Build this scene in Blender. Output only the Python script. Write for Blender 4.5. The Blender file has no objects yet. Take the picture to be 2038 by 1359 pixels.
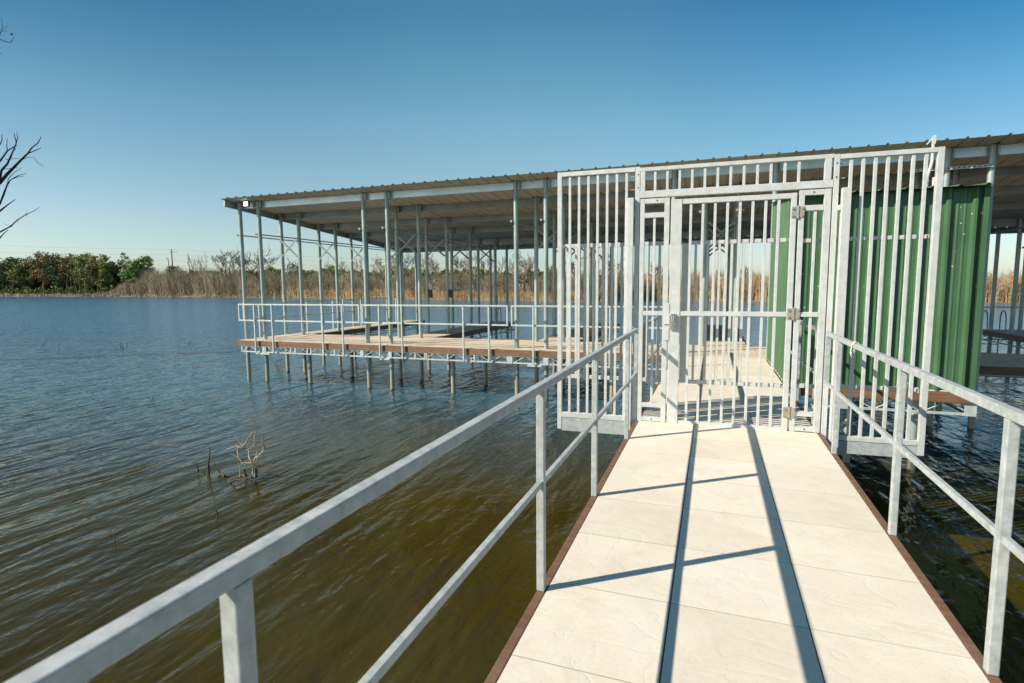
import bpy, math, random
import numpy as np
from mathutils import Vector, Matrix

# ------------------------------------------------------------------ camera, sky, sun
SC = bpy.context.scene
COL = SC.collection
CAM_H = 1.545
F_PX, PITCH, YAW, ROLL = 1091.274, -0.101581846, -0.351107025, -0.00776884234
W0, H0 = 2038.0, 1359.0
_fwd = Vector((math.sin(YAW)*math.cos(PITCH), math.cos(YAW)*math.cos(PITCH), math.sin(PITCH)))
_right = Vector((math.cos(YAW), -math.sin(YAW), 0.0))
_up = _right.cross(_fwd)
_R = _right*math.cos(ROLL) + _up*math.sin(ROLL)
_U = _up*math.cos(ROLL) - _right*math.sin(ROLL)
cam = bpy.data.cameras.new("camera")
cam.sensor_width = 36.0
cam.lens = F_PX/W0*36.0
cam.clip_start = 0.05
cam.clip_end = 6000
cam.dof.use_dof = True
cam.dof.focus_distance = 8.0
cam.dof.aperture_fstop = 4.5
cam_o = bpy.data.objects.new("camera", cam)
COL.objects.link(cam_o)
m = Matrix((( _R.x, _U.x, -_fwd.x, 0), (_R.y, _U.y, -_fwd.y, 0), (_R.z, _U.z, -_fwd.z, CAM_H), (0, 0, 0, 1)))
cam_o.matrix_world = m
SC.camera = cam_o

SUN_DIR = Vector((-1.18, -0.89, 1.03)).normalized()      # towards the sun: behind the left shoulder
sun_el = math.asin(SUN_DIR.z)
sun_az = math.atan2(SUN_DIR.x, SUN_DIR.y)                 # clockwise from +Y
world = bpy.data.worlds.new("World")
SC.world = world
world.use_nodes = True
wn = world.node_tree
wn.nodes.clear()
sky = wn.nodes.new("ShaderNodeTexSky")
sky.sky_type = 'NISHITA'
sky.sun_disc = False
sky.sun_elevation = sun_el
sky.sun_rotation = sun_az
sky.altitude = 150
sky.air_density = 1.0
sky.dust_density = 0.6
sky.ozone_density = 1.6
# clear autumn sky: deeper blue overhead, paler towards the horizon
wtc = wn.nodes.new("ShaderNodeTexCoord")
wsx = wn.nodes.new("ShaderNodeSeparateXYZ")
wn.links.new(wtc.outputs['Generated'], wsx.inputs[0])
wr = wn.nodes.new("ShaderNodeValToRGB")
els = wr.color_ramp.elements
SKY = [(0.0,(0.98,0.95,1.10)),(0.05,(1.08,1.0,1.10)),(0.10,(1.20,1.07,1.08)),(0.18,(1.25,1.2,1.12)),(0.27,(1.15,1.31,1.2)),(0.36,(.85,1.2,1.17)),(0.42,(.64,1.05,1.09)),(0.6,(.48,.88,1.0)),(1.0,(.45,.8,.95))]
while len(els) < len(SKY): els.new(0.5)
for e_, (p_, c_) in zip(els, SKY):
    e_.position = p_; e_.color = (c_[0]*0.86/1.5, c_[1]/1.5, c_[2]*0.95/1.5, 1)
wn.links.new(wsx.outputs[2], wr.inputs[0])
tint = wn.nodes.new("ShaderNodeMix")
tint.data_type = 'RGBA'
tint.blend_type = 'MULTIPLY'
tint.inputs[0].default_value = 1.0
wn.links.new(wr.outputs[0], tint.inputs[7])
bg = wn.nodes.new("ShaderNodeBackground")
bg.inputs[1].default_value = 0.085*1.5
wo = wn.nodes.new("ShaderNodeOutputWorld")
wn.links.new(sky.outputs[0], tint.inputs[6])
# deeper blue away from the middle of the view, growing with height (direction on the sky dome)
wdot = wn.nodes.new("ShaderNodeVectorMath"); wdot.operation = 'DOT_PRODUCT'
wdot.inputs[1].default_value = (0.939, 0.344, 0.0)
wn.links.new(wtc.outputs['Generated'], wdot.inputs[0])
wmr = wn.nodes.new("ShaderNodeMapRange"); wmr.inputs[1].default_value = -0.75; wmr.inputs[2].default_value = 0.75
wn.links.new(wdot.outputs['Value'], wmr.inputs[0])
wr2 = wn.nodes.new("ShaderNodeValToRGB"); e2 = wr2.color_ramp.elements
DEF = [(0.06,(.66,.54,.43)),(0.22,(.45,.35,.27)),(0.40,(.08,.06,.05)),(0.50,(0,0,0)),(0.62,(.10,.04,.01)),(0.80,(.55,.28,.10)),(0.94,(.80,.44,.17))]
while len(e2) < len(DEF): e2.new(0.5)
for e_, (p_, c_) in zip(e2, DEF): e_.position = p_; e_.color = (*c_, 1)
wn.links.new(wmr.outputs[0], wr2.inputs[0])
wmz = wn.nodes.new("ShaderNodeMapRange"); wmz.inputs[1].default_value = 0.06; wmz.inputs[2].default_value = 0.40
wn.links.new(wsx.outputs[2], wmz.inputs[0])
wsc = wn.nodes.new("ShaderNodeVectorMath"); wsc.operation = 'SCALE'
wn.links.new(wr2.outputs[0], wsc.inputs[0]); wn.links.new(wmz.outputs[0], wsc.inputs['Scale'])
wsu = wn.nodes.new("ShaderNodeVectorMath"); wsu.operation = 'SUBTRACT'; wsu.inputs[0].default_value = (1, 1, 1)
wn.links.new(wsc.outputs[0], wsu.inputs[1])
wmu = wn.nodes.new("ShaderNodeVectorMath"); wmu.operation = 'MULTIPLY'
wn.links.new(tint.outputs[2], wmu.inputs[0]); wn.links.new(wsu.outputs[0], wmu.inputs[1])
wn.links.new(wmu.outputs[0], bg.inputs[0])
wn.links.new(bg.outputs[0], wo.inputs[0])

sl = bpy.data.lights.new("sun", 'SUN')
sl.energy = 4.6
sl.angle = math.radians(0.5)
sl.color = (1.0, 0.93, 0.82)
so = bpy.data.objects.new("sun", sl)
COL.objects.link(so)
so.rotation_euler = (-SUN_DIR).to_track_quat('-Z', 'Y').to_euler()
so.location = SUN_DIR*60

SC.view_settings.view_transform = 'Standard'
SC.view_settings.look = 'None'
SC.view_settings.gamma = 1.0
SC.view_settings.exposure = 0.55

rnd = random.Random(7)
npr = np.random.default_rng(11)
WATER_Z = -1.28


# ------------------------------------------------------------------ helpers
def ray(px, py):
    return _R*((px-W0/2)/F_PX) - _U*((py-H0/2)/F_PX) + _fwd

def at_z(px, py, z):
    d = ray(px, py); t = (z-CAM_H)/d.z
    return Vector((0, 0, CAM_H)) + d*t

def at_y(px, py, y):
    d = ray(px, py)
    return Vector((0, 0, CAM_H)) + d*(y/d.y)

def at_d(px, py, depth):
    return Vector((0, 0, CAM_H)) + ray(px, py)*depth


def tag(o, label=None, cat=None, group=None, kind=None):
    if label: o["label"] = label
    if cat: o["category"] = cat
    if group: o["group"] = group
    if kind: o["kind"] = kind
    return o


class MB:
    """collects shapes; build() links them as one mesh object"""
    def __init__(self):
        self.v = []; self.f = []; self.m = []; self.smooth = []

    def _add(self, vs, fs, mi=0, sm=False):
        b = len(self.v)
        self.v.extend([tuple(p) for p in vs])
        for f in fs:
            self.f.append(tuple(i+b for i in f)); self.m.append(mi); self.smooth.append(sm)
        return self

    def box(self, x0, x1, y0, y1, z0, z1, mi=0):
        vs = [(x0,y0,z0),(x1,y0,z0),(x1,y1,z0),(x0,y1,z0),(x0,y0,z1),(x1,y0,z1),(x1,y1,z1),(x0,y1,z1)]
        return self._add(vs, [(3,2,1,0),(4,5,6,7),(0,1,5,4),(1,2,6,5),(2,3,7,6),(3,0,4,7)], mi)

    def bar(self, p0, p1, w, h, up=(0,0,1), mi=0):
        p0 = Vector(p0); p1 = Vector(p1); d = (p1-p0).normalized(); u = Vector(up)
        s = d.cross(u)
        if s.length < 1e-5: s = d.cross(Vector((1,0,0)))
        s.normalize(); u = s.cross(d).normalized()
        vs = []
        for p in (p0, p1):
            for a, b in ((-1,-1),(1,-1),(1,1),(-1,1)):
                vs.append(p + s*(a*w/2) + u*(b*h/2))
        return self._add(vs, [(0,1,2,3),(7,6,5,4),(1,0,4,5),(2,1,5,6),(3,2,6,7),(0,3,7,4)], mi)

    def cyl(self, p0, p1, r0, r1=None, n=12, caps=True, mi=0):
        r1 = r0 if r1 is None else r1
        return self.tube([p0, p1], [r0, r1], n, caps, mi)

    def tube(self, pts, radii, n=6, caps=True, mi=0):
        pts = [Vector(p) for p in pts]
        if not hasattr(radii, '__len__'): radii = [radii]*len(pts)
        d0 = (pts[1]-pts[0]).normalized()
        ref = Vector((0,0,1)) if abs(d0.z) < 0.9 else Vector((1,0,0))
        vs = []
        for i, p in enumerate(pts):
            if i == 0: d = pts[1]-pts[0]
            elif i == len(pts)-1: d = pts[-1]-pts[-2]
            else: d = pts[i+1]-pts[i-1]
            d.normalize()
            s = d.cross(ref)
            if s.length < 1e-4: s = d.cross(Vector((0,1,0)))
            s.normalize(); u = s.cross(d)
            for k in range(n):
                a = 2*math.pi*k/n
                vs.append(p + s*(math.cos(a)*radii[i]) + u*(math.sin(a)*radii[i]))
        fs = []
        for i in range(len(pts)-1):
            for k in range(n):
                k2 = (k+1) % n
                fs.append((i*n+k, i*n+k2, (i+1)*n+k2, (i+1)*n+k))
        self._add(vs, fs, mi, True)
        if caps:
            self._add(vs[:n], [tuple(range(n-1,-1,-1))], mi, False)
            self._add(vs[-n:], [tuple(range(n))], mi, False)
        return self

    def build(self, name, mat, parent=None, local=False, bevel=0.0):
        me = bpy.data.meshes.new(name)
        me.from_pydata(self.v, [], self.f)
        mats = mat if isinstance(mat, (list, tuple)) else [mat]
        for x in mats: me.materials.append(x)
        if len(mats) > 1: me.polygons.foreach_set('material_index', self.m)
        me.polygons.foreach_set('use_smooth', self.smooth)
        me.update()
        o = bpy.data.objects.new(name, me)
        COL.objects.link(o)
        place(o, parent, local)
        if bevel:
            b = o.modifiers.new('bevel', 'BEVEL'); b.width = bevel; b.segments = 2; b.limit_method = 'ANGLE'
        return o


def place(o, parent, local=False):
    if parent is None: return
    o.parent = parent
    if not local and parent.type == 'EMPTY':
        o.location = -Vector(parent.location)


def np_mesh(name, verts, faces, mat, parent=None, local=False, smooth=False, colors=None):
    """verts (n,3) float, faces (m,k) int, all faces of k corners"""
    k = faces.shape[1]
    me = bpy.data.meshes.new(name)
    me.vertices.add(len(verts)); me.vertices.foreach_set('co', verts.astype(np.float32).ravel())
    me.loops.add(faces.size); me.loops.foreach_set('vertex_index', faces.astype(np.int32).ravel())
    me.polygons.add(len(faces))
    me.polygons.foreach_set('loop_start', np.arange(0, faces.size, k, dtype=np.int32))
    me.polygons.foreach_set('loop_total', np.full(len(faces), k, dtype=np.int32))
    if smooth: me.polygons.foreach_set('use_smooth', np.ones(len(faces), dtype=bool))
    for x in (mat if isinstance(mat, (list, tuple)) else [mat]): me.materials.append(x)
    if colors is not None:
        a = me.attributes.new('leaf_tone', 'FLOAT', 'FACE')
        a.data.foreach_set('value', colors.astype(np.float32))
    me.update(); me.validate()
    o = bpy.data.objects.new(name, me); COL.objects.link(o); place(o, parent, local)
    return o


def empty(name, loc, label, cat, group=None, rz=0.0):
    o = bpy.data.objects.new(name, None)
    o.empty_display_size = 0.2
    o.location = loc; o.rotation_euler = (0, 0, rz)
    COL.objects.link(o)
    return tag(o, label, cat, group)


# ------------------------------------------------------------------ materials
class NT:
    def __init__(self, name):
        self.mat = bpy.data.materials.new(name); self.mat.use_nodes = True
        self.t = self.mat.node_tree; self.t.nodes.clear()
        self.out = self.n('ShaderNodeOutputMaterial'); self.p = self.n('ShaderNodeBsdfPrincipled')
        self.l(self.p.outputs[0], self.out.inputs[0])
        self.tc = self.n('ShaderNodeTexCoord')

    def n(self, typ, **kw):
        x = self.t.nodes.new(typ)
        for k, v in kw.items(): setattr(x, k, v)
        return x

    def l(self, a, b): self.t.links.new(a, b)

    def mapping(self, scale=(1,1,1), rot=(0,0,0)):
        x = self.n('ShaderNodeMapping'); x.inputs['Scale'].default_value = scale; x.inputs['Rotation'].default_value = rot
        self.l(self.tc.outputs['Object'], x.inputs[0]); return x.outputs[0]

    def noise(self, scale, detail=3, rough=0.55, vec=None, dist=0.0):
        x = self.n('ShaderNodeTexNoise'); x.inputs['Scale'].default_value = scale; x.inputs['Detail'].default_value = detail
        x.inputs['Roughness'].default_value = rough; x.inputs['Distortion'].default_value = dist
        self.l(vec if vec is not None else self.tc.outputs['Object'], x.inputs['Vector']); return x.outputs[0]

    def ramp(self, fac, stops):
        x = self.n('ShaderNodeValToRGB'); e = x.color_ramp.elements
        while len(e) > 1: e.remove(e[-1])
        e[0].position = stops[0][0]; e[0].color = (*stops[0][1], 1)
        for p, c in stops[1:]:
            k = e.new(p); k.color = (*c, 1)
        self.l(fac, x.inputs[0]); return x.outputs[0]

    def mix(self, a, b, fac, blend='MIX'):
        x = self.n('ShaderNodeMix', data_type='RGBA', blend_type=blend)
        for s, v in ((6, a), (7, b), (0, fac)):
            if hasattr(v, 'links') or hasattr(v, 'is_output'): self.l(v, x.inputs[s])
            elif s == 0: x.inputs[s].default_value = v
            else: x.inputs[s].default_value = (*v, 1)
        return x.outputs[2]

    def math(self, op, a, b=None):
        x = self.n('ShaderNodeMath', operation=op)
        for i, v in enumerate((a, b)):
            if v is None: continue
            if isinstance(v, (int, float)): x.inputs[i].default_value = v
            else: self.l(v, x.inputs[i])
        return x.outputs[0]

    def bump(self, h, strength=0.3, dist=0.01, prev=None):
        x = self.n('ShaderNodeBump'); x.inputs['Strength'].default_value = strength; x.inputs['Distance'].default_value = dist
        self.l(h, x.inputs['Height'])
        if prev is not None: self.l(prev, x.inputs['Normal'])
        return x.outputs[0]

    def set(self, color=None, rough=None, metal=None, normal=None, ior=None, spec=None):
        for nm, v in (('Base Color', color), ('Roughness', rough), ('Metallic', metal), ('Normal', normal), ('IOR', ior), ('Specular IOR Level', spec)):
            if v is None: continue
            s = self.p.inputs[nm]
            if hasattr(v, 'is_output'): self.l(v, s)
            elif nm == 'Base Color': s.default_value = (*v, 1)
            else: s.default_value = v
        return self.mat


def galv(name, c0, c1, scale=9.0, rough=0.45, metal=0.35, stain=(0.45,0.36,0.24), stain_amt=0.35, spec=0.5, lo=0.3, hi=0.7):
    t = NT(name)
    a = t.noise(scale, 4, 0.65)
    vo = t.n('ShaderNodeTexVoronoi'); vo.inputs['Scale'].default_value = scale*7
    t.l(t.tc.outputs['Object'], vo.inputs['Vector'])
    col = t.ramp(a, [(lo, c0), (hi, c1)])
    sp = t.ramp(vo.outputs['Color'], [(0.0, (0.93,0.93,0.93)), (1.0, (1.0,1.0,1.0))])
    col = t.mix(col, sp, 1.0, 'MULTIPLY')
    s = t.ramp(t.noise(2.3, 5, 0.7), [(0.58, (0,0,0)), (0.74, (stain_amt,)*3)])
    col = t.mix(col, stain, s)
    r = t.ramp(t.noise(scale*2, 3), [(0.3, (rough-0.1,)*3), (0.7, (rough+0.15,)*3)])
    return t.set(col, r, metal, t.bump(a, 0.12, 0.002), spec=spec)

M = {}
M['rail'] = galv('galvanised_rail', (0.31,0.335,0.322), (0.47,0.495,0.48), 21, 0.62, 0.0, (0.22,0.19,0.15), 0.45, 0.25, 0.32, 0.66)
M['gate'] = galv('galvanised_gate', (0.54,0.55,0.52), (0.67,0.675,0.64), 10, 0.5, 0.10, (0.60,0.50,0.36), 0.35)
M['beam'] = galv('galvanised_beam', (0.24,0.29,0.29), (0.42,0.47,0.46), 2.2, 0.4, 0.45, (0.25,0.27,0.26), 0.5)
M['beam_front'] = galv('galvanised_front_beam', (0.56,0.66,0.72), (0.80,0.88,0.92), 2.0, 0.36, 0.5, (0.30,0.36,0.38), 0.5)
M['brace'] = galv('galvanised_brace', (0.20,0.24,0.24), (0.34,0.38,0.38), 6, 0.45, 0.4)
M['truss'] = galv('galvanised_truss', (0.46,0.50,0.47), (0.62,0.66,0.62), 8, 0.5, 0.25)

def post_mat():
    t = NT('galvanised_pipe')
    a = t.noise(6, 4, 0.65, t.mapping((1,1,0.35)))
    col = t.ramp(a, [(0.3, (0.27,0.34,0.315)), (0.7, (0.45,0.52,0.48))])
    sx = t.n('ShaderNodeSeparateXYZ'); t.l(t.tc.outputs['Object'], sx.inputs[0])
    zz = t.math('ADD', sx.outputs[2], t.math('MULTIPLY', t.noise(9, 3), 0.28))
    st = t.ramp(t.math('ADD', t.math('MULTIPLY', zz, 0.5), 0.75), [(0.33, (1,1,1)), (0.52, (0,0,0))])
    col = t.mix(col, (0.46,0.37,0.24), t.math('MULTIPLY', st, 0.75))
    al = t.ramp(t.math('ADD', t.math('MULTIPLY', zz, 0.5), 0.75), [(0.17, (1,1,1)), (0.20, (0,0,0))])
    col = t.mix(col, (0.05,0.05,0.03), al)
    return t.set(col, 0.42, 0.35, t.bump(a, 0.1, 0.003))
M['post'] = post_mat()

def tile_mat(name, base, warm):  # cast stone slabs
    t = NT(name)
    big = t.noise(1.6, 4, 0.6)
    fine = t.noise(60, 3, 0.6)
    col = t.ramp(big, [(0.3, base), (0.7, warm)])
    sx = t.n('ShaderNodeSeparateXYZ'); t.l(t.tc.outputs['Object'], sx.inputs[0])
    cx_ = t.n('ShaderNodeCombineXYZ')
    t.l(t.math('FLOOR', t.math('DIVIDE', t.math('ADD', sx.outputs[0], 0.757), 0.604)), cx_.inputs[0])
    t.l(t.math('FLOOR', t.math('DIVIDE', t.math('ADD', sx.outputs[1], 1.632), 0.61)), cx_.inputs[1])
    wn_ = t.n('ShaderNodeTexWhiteNoise'); t.l(cx_.outputs[0], wn_.inputs[0])
    col = t.mix(col, t.ramp(wn_.outputs['Value'], [(0.0, (0.915,0.905,0.89)), (1.0, (1.0,1.0,1.0))]), 1.0, 'MULTIPLY')
    dirt = t.ramp(t.noise(3.3, 5, 0.7, None, 0.5), [(0.50, (0,0,0)), (0.78, (0.35,)*3)])
    col = t.mix(col, (0.46,0.385,0.28), dirt)
    col = t.mix(col, (0.42,0.36,0.28), t.ramp(fine, [(0.30, (0.22,)*3), (0.48, (0,0,0))]))
    # cast slate relief: a few soft ledges and shallow cracks
    wob = t.noise(2.1, 3, 0.5, t.mapping((1,1.5,1), (0,0,0.5)), 0.6)
    ledge = t.math('PINGPONG', t.math('MULTIPLY', wob, 5.0), 0.5)
    ledge = t.math('POWER', t.math('MULTIPLY', ledge, 2.0), 0.25)
    cr = t.ramp(ledge, [(0.0, (0.75,)*3), (0.32, (0,0,0))])
    col = t.mix(col, (0.50,0.42,0.32), t.math('MULTIPLY', cr, 0.22))
    spot = t.n('ShaderNodeTexVoronoi'); spot.inputs['Scale'].default_value = 5.0
    t.l(t.tc.outputs['Object'], spot.inputs['Vector'])
    sp = t.ramp(spot.outputs['Distance'], [(0.012, (0.8,)*3), (0.022, (0,0,0))])
    col = t.mix(col, (0.16,0.11,0.07), sp)
    b = t.bump(ledge, 0.35, 0.005)
    b = t.bump(t.noise(4.5, 4, 0.6), 0.3, 0.010, b)
    b = t.bump(fine, 0.16, 0.003, b)
    return t.set(col, 0.85, 0.0, b)
M['tile'] = tile_mat('stone_tile', (0.71,0.625,0.50), (0.80,0.715,0.585))
M['dock_tile'] = tile_mat('dock_tile', (0.60,0.50,0.375), (0.69,0.59,0.45))

def wood_like(name, a, b, rough=0.6):
    t = NT(name)
    n = t.noise(8, 4, 0.6, t.mapping((0.25,3,6)))
    n2 = t.noise(1.3, 3)
    col = t.mix(t.ramp(n, [(0.3, a), (0.7, b)]), (0.35,0.27,0.2), t.ramp(n2, [(0.55, (0,0,0)), (0.8, (0.3,)*3)]))
    return t.set(col, rough, 0, t.bump(n, 0.25, 0.003))
M['trim'] = wood_like('brown_composite', (0.13,0.066,0.036), (0.22,0.118,0.066))
M['fascia'] = wood_like('brown_fascia', (0.13,0.068,0.034), (0.25,0.135,0.072))

def paint(name, c, rough=0.4, var=0.12, specks=False, metal=0.0):
    t = NT(name)
    n = t.noise(1.7, 4, 0.6)
    col = t.ramp(n, [(0.25, tuple(x*(1-var) for x in c)), (0.75, tuple(x*(1+var) for x in c))])
    if specks:
        vo = t.n('ShaderNodeTexVoronoi'); vo.inputs['Scale'].default_value = 9.0
        t.l(t.tc.outputs['Object'], vo.inputs['Vector'])
        reg = t.ramp(t.noise(0.9, 2), [(0.47, (0,0,0)), (0.55, (1,1,1))])
        s = t.ramp(vo.outputs['Distance'], [(0.06, (0.9,)*3), (0.09, (0,0,0))])
        vs = t.ramp(vo.outputs['Color'], [(0.66, (0,0,0)), (0.7, (1,1,1))])
        col = t.mix(col, (0.75,0.75,0.68), t.math('MULTIPLY', t.math('MULTIPLY', s, reg), vs))
        sc = t.ramp(t.noise(5, 5, 0.7, t.mapping((3,3,0.25))), [(0.55, (0,0,0)), (0.8, (0.25,)*3)])
        col = t.mix(col, (0.12,0.20,0.12), sc)
    return t.set(col, t.ramp(t.noise(3, 3), [(0.3, (rough-0.06,)*3), (0.7, (rough+0.12,)*3)]), metal)
M['green'] = paint('green_steel_sheet', (0.060,0.138,0.062), 0.40, 0.2, True)
M['roof_green'] = paint('green_roof_sheet', (0.07,0.14,0.06), 0.45)
M['roof_under'] = paint('beige_sheet_underside', (0.47,0.415,0.33), 0.6, 0.12)
M['black'] = paint('black_plastic', (0.02,0.02,0.02), 0.4)
M['dark_gap'] = paint('dark_substructure', (0.03,0.025,0.02), 0.8)
M['joint'] = paint('sandy_joint', (0.40,0.325,0.24), 0.9)
M['pvc'] = paint('grey_conduit', (0.62,0.60,0.55), 0.5)
M['white'] = paint('white_button', (0.8,0.8,0.78), 0.4)
M['chrome'] = galv('satin_chrome', (0.5,0.5,0.5), (0.65,0.65,0.65), 20, 0.22, 0.9)
M['hinge'] = galv('zinc_hinge', (0.42,0.36,0.26), (0.55,0.48,0.36), 20, 0.4, 0.5)
M['tape'] = paint('pale_string', (0.72,0.66,0.5), 0.8)
M['strip'] = paint('beige_strip', (0.58,0.50,0.38), 0.6)

def lamp_mat():
    t = NT('lit_lens')
    t.p.inputs['Emission Color'].default_value = (1.0, 0.92, 0.97, 1)
    t.p.inputs['Emission Strength'].default_value = 2.5
    return t.set((0.9,0.9,0.9), 0.2)
M['lamp'] = lamp_mat()

def bark(name, a, b):
    t = NT(name)
    n = t.noise(3.5, 4, 0.65, t.mapping((2,2,0.6)))
    return t.set(t.ramp(n, [(0.3, a), (0.7, b)]), 0.85)
M['bark_grey'] = bark('grey_bark', (0.10,0.075,0.055), (0.20,0.155,0.115))
M['bark_dark'] = bark('dark_bark', (0.055,0.045,0.04), (0.12,0.10,0.08))
M['bark_pale'] = bark('bleached_bark', (0.28,0.21,0.15), (0.46,0.37,0.27))
M['bark_near'] = bark('black_wet_bark', (0.012,0.010,0.012), (0.035,0.028,0.028))
M['moss_wood'] = bark('algae_wood', (0.03,0.027,0.008), (0.085,0.068,0.02))
M['twig'] = bark('bleached_twig', (0.33,0.24,0.16), (0.52,0.40,0.28))

def foliage(name, dark, light, gain=1.0):
    t = NT(name)
    at = t.n('ShaderNodeAttribute'); at.attribute_name = 'leaf_tone'
    col = t.ramp(at.outputs['Fac'], [(0.0, tuple(c*gain for c in dark)), (1.0, tuple(c*gain for c in light))])
    t.p.inputs['Subsurface Weight'].default_value = 0.0
    return t.set(col, 0.7, spec=0.2)
FOL = {
 'olive': foliage('olive_leaves', (0.045,0.06,0.018), (0.14,0.15,0.045), 2.1),
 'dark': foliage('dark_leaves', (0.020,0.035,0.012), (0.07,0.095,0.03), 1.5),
 'yellow': foliage('yellowgreen_leaves', (0.065,0.08,0.022), (0.18,0.18,0.055), 2.1),
 'orange': foliage('rusty_leaves', (0.075,0.06,0.025), (0.19,0.125,0.055), 2.1),
 'brown': foliage('brown_olive_leaves', (0.08,0.07,0.03), (0.20,0.16,0.07), 2.1),
 'bright': foliage('bright_leaves', (0.045,0.075,0.02), (0.12,0.17,0.045), 2.1),
 'pale': foliage('pale_leaves', (0.08,0.10,0.05), (0.20,0.22,0.11), 2.1),
}
M['brush'] = foliage('brown_brush', (0.085,0.068,0.042), (0.40,0.33,0.225))
M['reed'] = foliage('tan_reeds', (0.24,0.155,0.075), (0.55,0.41,0.24))

def water_mat():
    t = NT('lake_water')
    # ripples: crests run roughly along Y, several scales
    v1 = t.mapping((1.0,0.22,1), (0,0,math.radians(4)))
    v2 = t.mapping((1.0,0.32,1), (0,0,math.radians(-14)))
    n1 = t.noise(2.3, 2, 0.5, v1, 0.3)
    n2 = t.noise(5.0, 3, 0.55, v2, 0.4)
    n3 = t.noise(15.0, 3, 0.6, None, 0.3)
    n4 = t.noise(3.4, 2, 0.5, t.mapping((1,0.7,1), (0,0,0.8)), 0.2)
    b = t.bump(n1, 1.0, 0.075)
    b = t.bump(n2, 1.0, 0.022, b)
    b = t.bump(n4, 1.0, 0.030, b)
    b = t.bump(n3, 1.0, 0.0035, b)
    # bump and roughness raised farther out to mimic unresolved waves reflecting higher, bluer sky
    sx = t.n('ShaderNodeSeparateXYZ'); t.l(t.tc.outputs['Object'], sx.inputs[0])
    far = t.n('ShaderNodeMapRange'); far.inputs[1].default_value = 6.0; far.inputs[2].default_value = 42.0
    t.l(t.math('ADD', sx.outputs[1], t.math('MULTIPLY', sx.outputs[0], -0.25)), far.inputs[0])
    n5 = t.noise(2.0, 3, 0.6, t.mapping((1,0.8,1), (0,0,0.4)), 0.3)
    cb = t.n('ShaderNodeBump'); cb.inputs['Distance'].default_value = 0.17
    t.l(far.outputs[0], cb.inputs['Strength']); t.l(n5, cb.inputs['Height']); t.l(b, cb.inputs['Normal'])
    b = cb.outputs[0]
    rgh = t.math('ADD', t.math('MULTIPLY', far.outputs[0], 0.08), 0.03)
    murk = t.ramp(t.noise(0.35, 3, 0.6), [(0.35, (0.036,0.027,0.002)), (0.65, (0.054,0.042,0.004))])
    # olive water by the dock; farther out, reflected sky is painted in as blue
    sky_refl = t.ramp(far.outputs[0], [(0.03, (0,0,0)), (0.26, (0.55,)*3), (0.9, (1,1,1))])
    murk = t.mix(murk, (0.036,0.142,0.228), sky_refl)
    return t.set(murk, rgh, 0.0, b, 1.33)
M['water'] = water_mat()

def earth_mat():
    t = NT('bank_earth')
    n = t.noise(0.6, 5, 0.65)
    return t.set(t.ramp(n, [(0.3, (0.10,0.085,0.045)), (0.5, (0.22,0.16,0.10)), (0.7, (0.13,0.13,0.05))]), 0.9, normal=t.bump(n, 0.4, 0.2))
M['earth'] = earth_mat()

# ------------------------------------------------------------------ setting: water and land
wb = MB()
NW = 24
xs = np.linspace(-1500, 1500, NW); ys = np.linspace(-400, 2600, NW)
for i in range(NW-1):
    for j in range(NW-1):
        wb._add([(xs[i],ys[j],WATER_Z),(xs[i+1],ys[j],WATER_Z),(xs[i+1],ys[j+1],WATER_Z),(xs[i],ys[j+1],WATER_Z)], [(0,1,2,3)])
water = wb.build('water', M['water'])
tag(water, 'murky olive lake water rippled by wind', 'water', kind='structure')

SHORE = [(-1500,175),(-600,156),(-420,148),(-274,141),(-211,138),(-152,129),(-102,117),(-66,108),(-50,102),(-38,98),(-26,93),(-17,95),(-10,101),(-3,99),(4.6,95),(9,94),(22,92),(36.6,91),(60,92),(120,97),(400,110),(1500,130)]
_sx = np.array([p[0] for p in SHORE], float); _sy = np.array([p[1] for p in SHORE], float)
def shore_y(x): return float(np.interp(x, _sx, _sy))
def ground_z(x, back):
    return float(np.interp(back, [-1.5, 0, 2.5, 9, 45, 250, 2000], [-1.75, -1.28, -0.85, -0.55, 0.0, 1.0, 2.0]))
lx = np.unique(np.concatenate([np.linspace(-300,130,130), _sx]))
rows = [-1.5, 0, 1.2, 2.5, 5, 9, 20, 45, 120, 250, 700, 2000]
lv = []
for b in rows:
    for x in lx:
        jit = 0.45*math.sin(x*1.7)+0.35*math.sin(x*0.53+1.0)+0.3*math.sin(x*4.1)
        lv.append((x, shore_y(x)+b+(jit if b < 5 else 0), ground_z(x,b)+(0.12*math.sin(x*0.9+b) if 1 < b < 60 else 0)))
lf = []
nx = len(lx)
for r in range(len(rows)-1):
    for i in range(nx-1):
        lf.append((r*nx+i, r*nx+i+1, (r+1)*nx+i+1, (r+1)*nx+i))
land = np_mesh('ground', np.array(lv), np.array(lf), M['earth'], smooth=True)
tag(land, 'low earth bank along the far shore of the lake', 'ground', kind='structure')


# ------------------------------------------------------------------ tiles
def tile_rows(mb, xs0, x1, y0, y1, step=0.61, gap=0.0032, z=0.0, thick=0.05, ygap=None, joint=False):
    """stone tiles between x edges in xs0 list (or uniform columns)"""
    ygap = gap if ygap is None else ygap
    y = y0
    while y < y1-0.02:
        ye = min(y+step, y1)
        for a, b in zip(xs0[:-1], xs0[1:]):
            dz = rnd.uniform(-0.001, 0.001)
            mb.box(a+gap, b-gap, y+ygap, ye-ygap, z-thick, z+dz)
            if joint and ye < y1-0.02: mb.box(a+gap, b-gap, ye-ygap, ye+ygap, z-thick, z-0.0006, 1)
        y = ye

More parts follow.
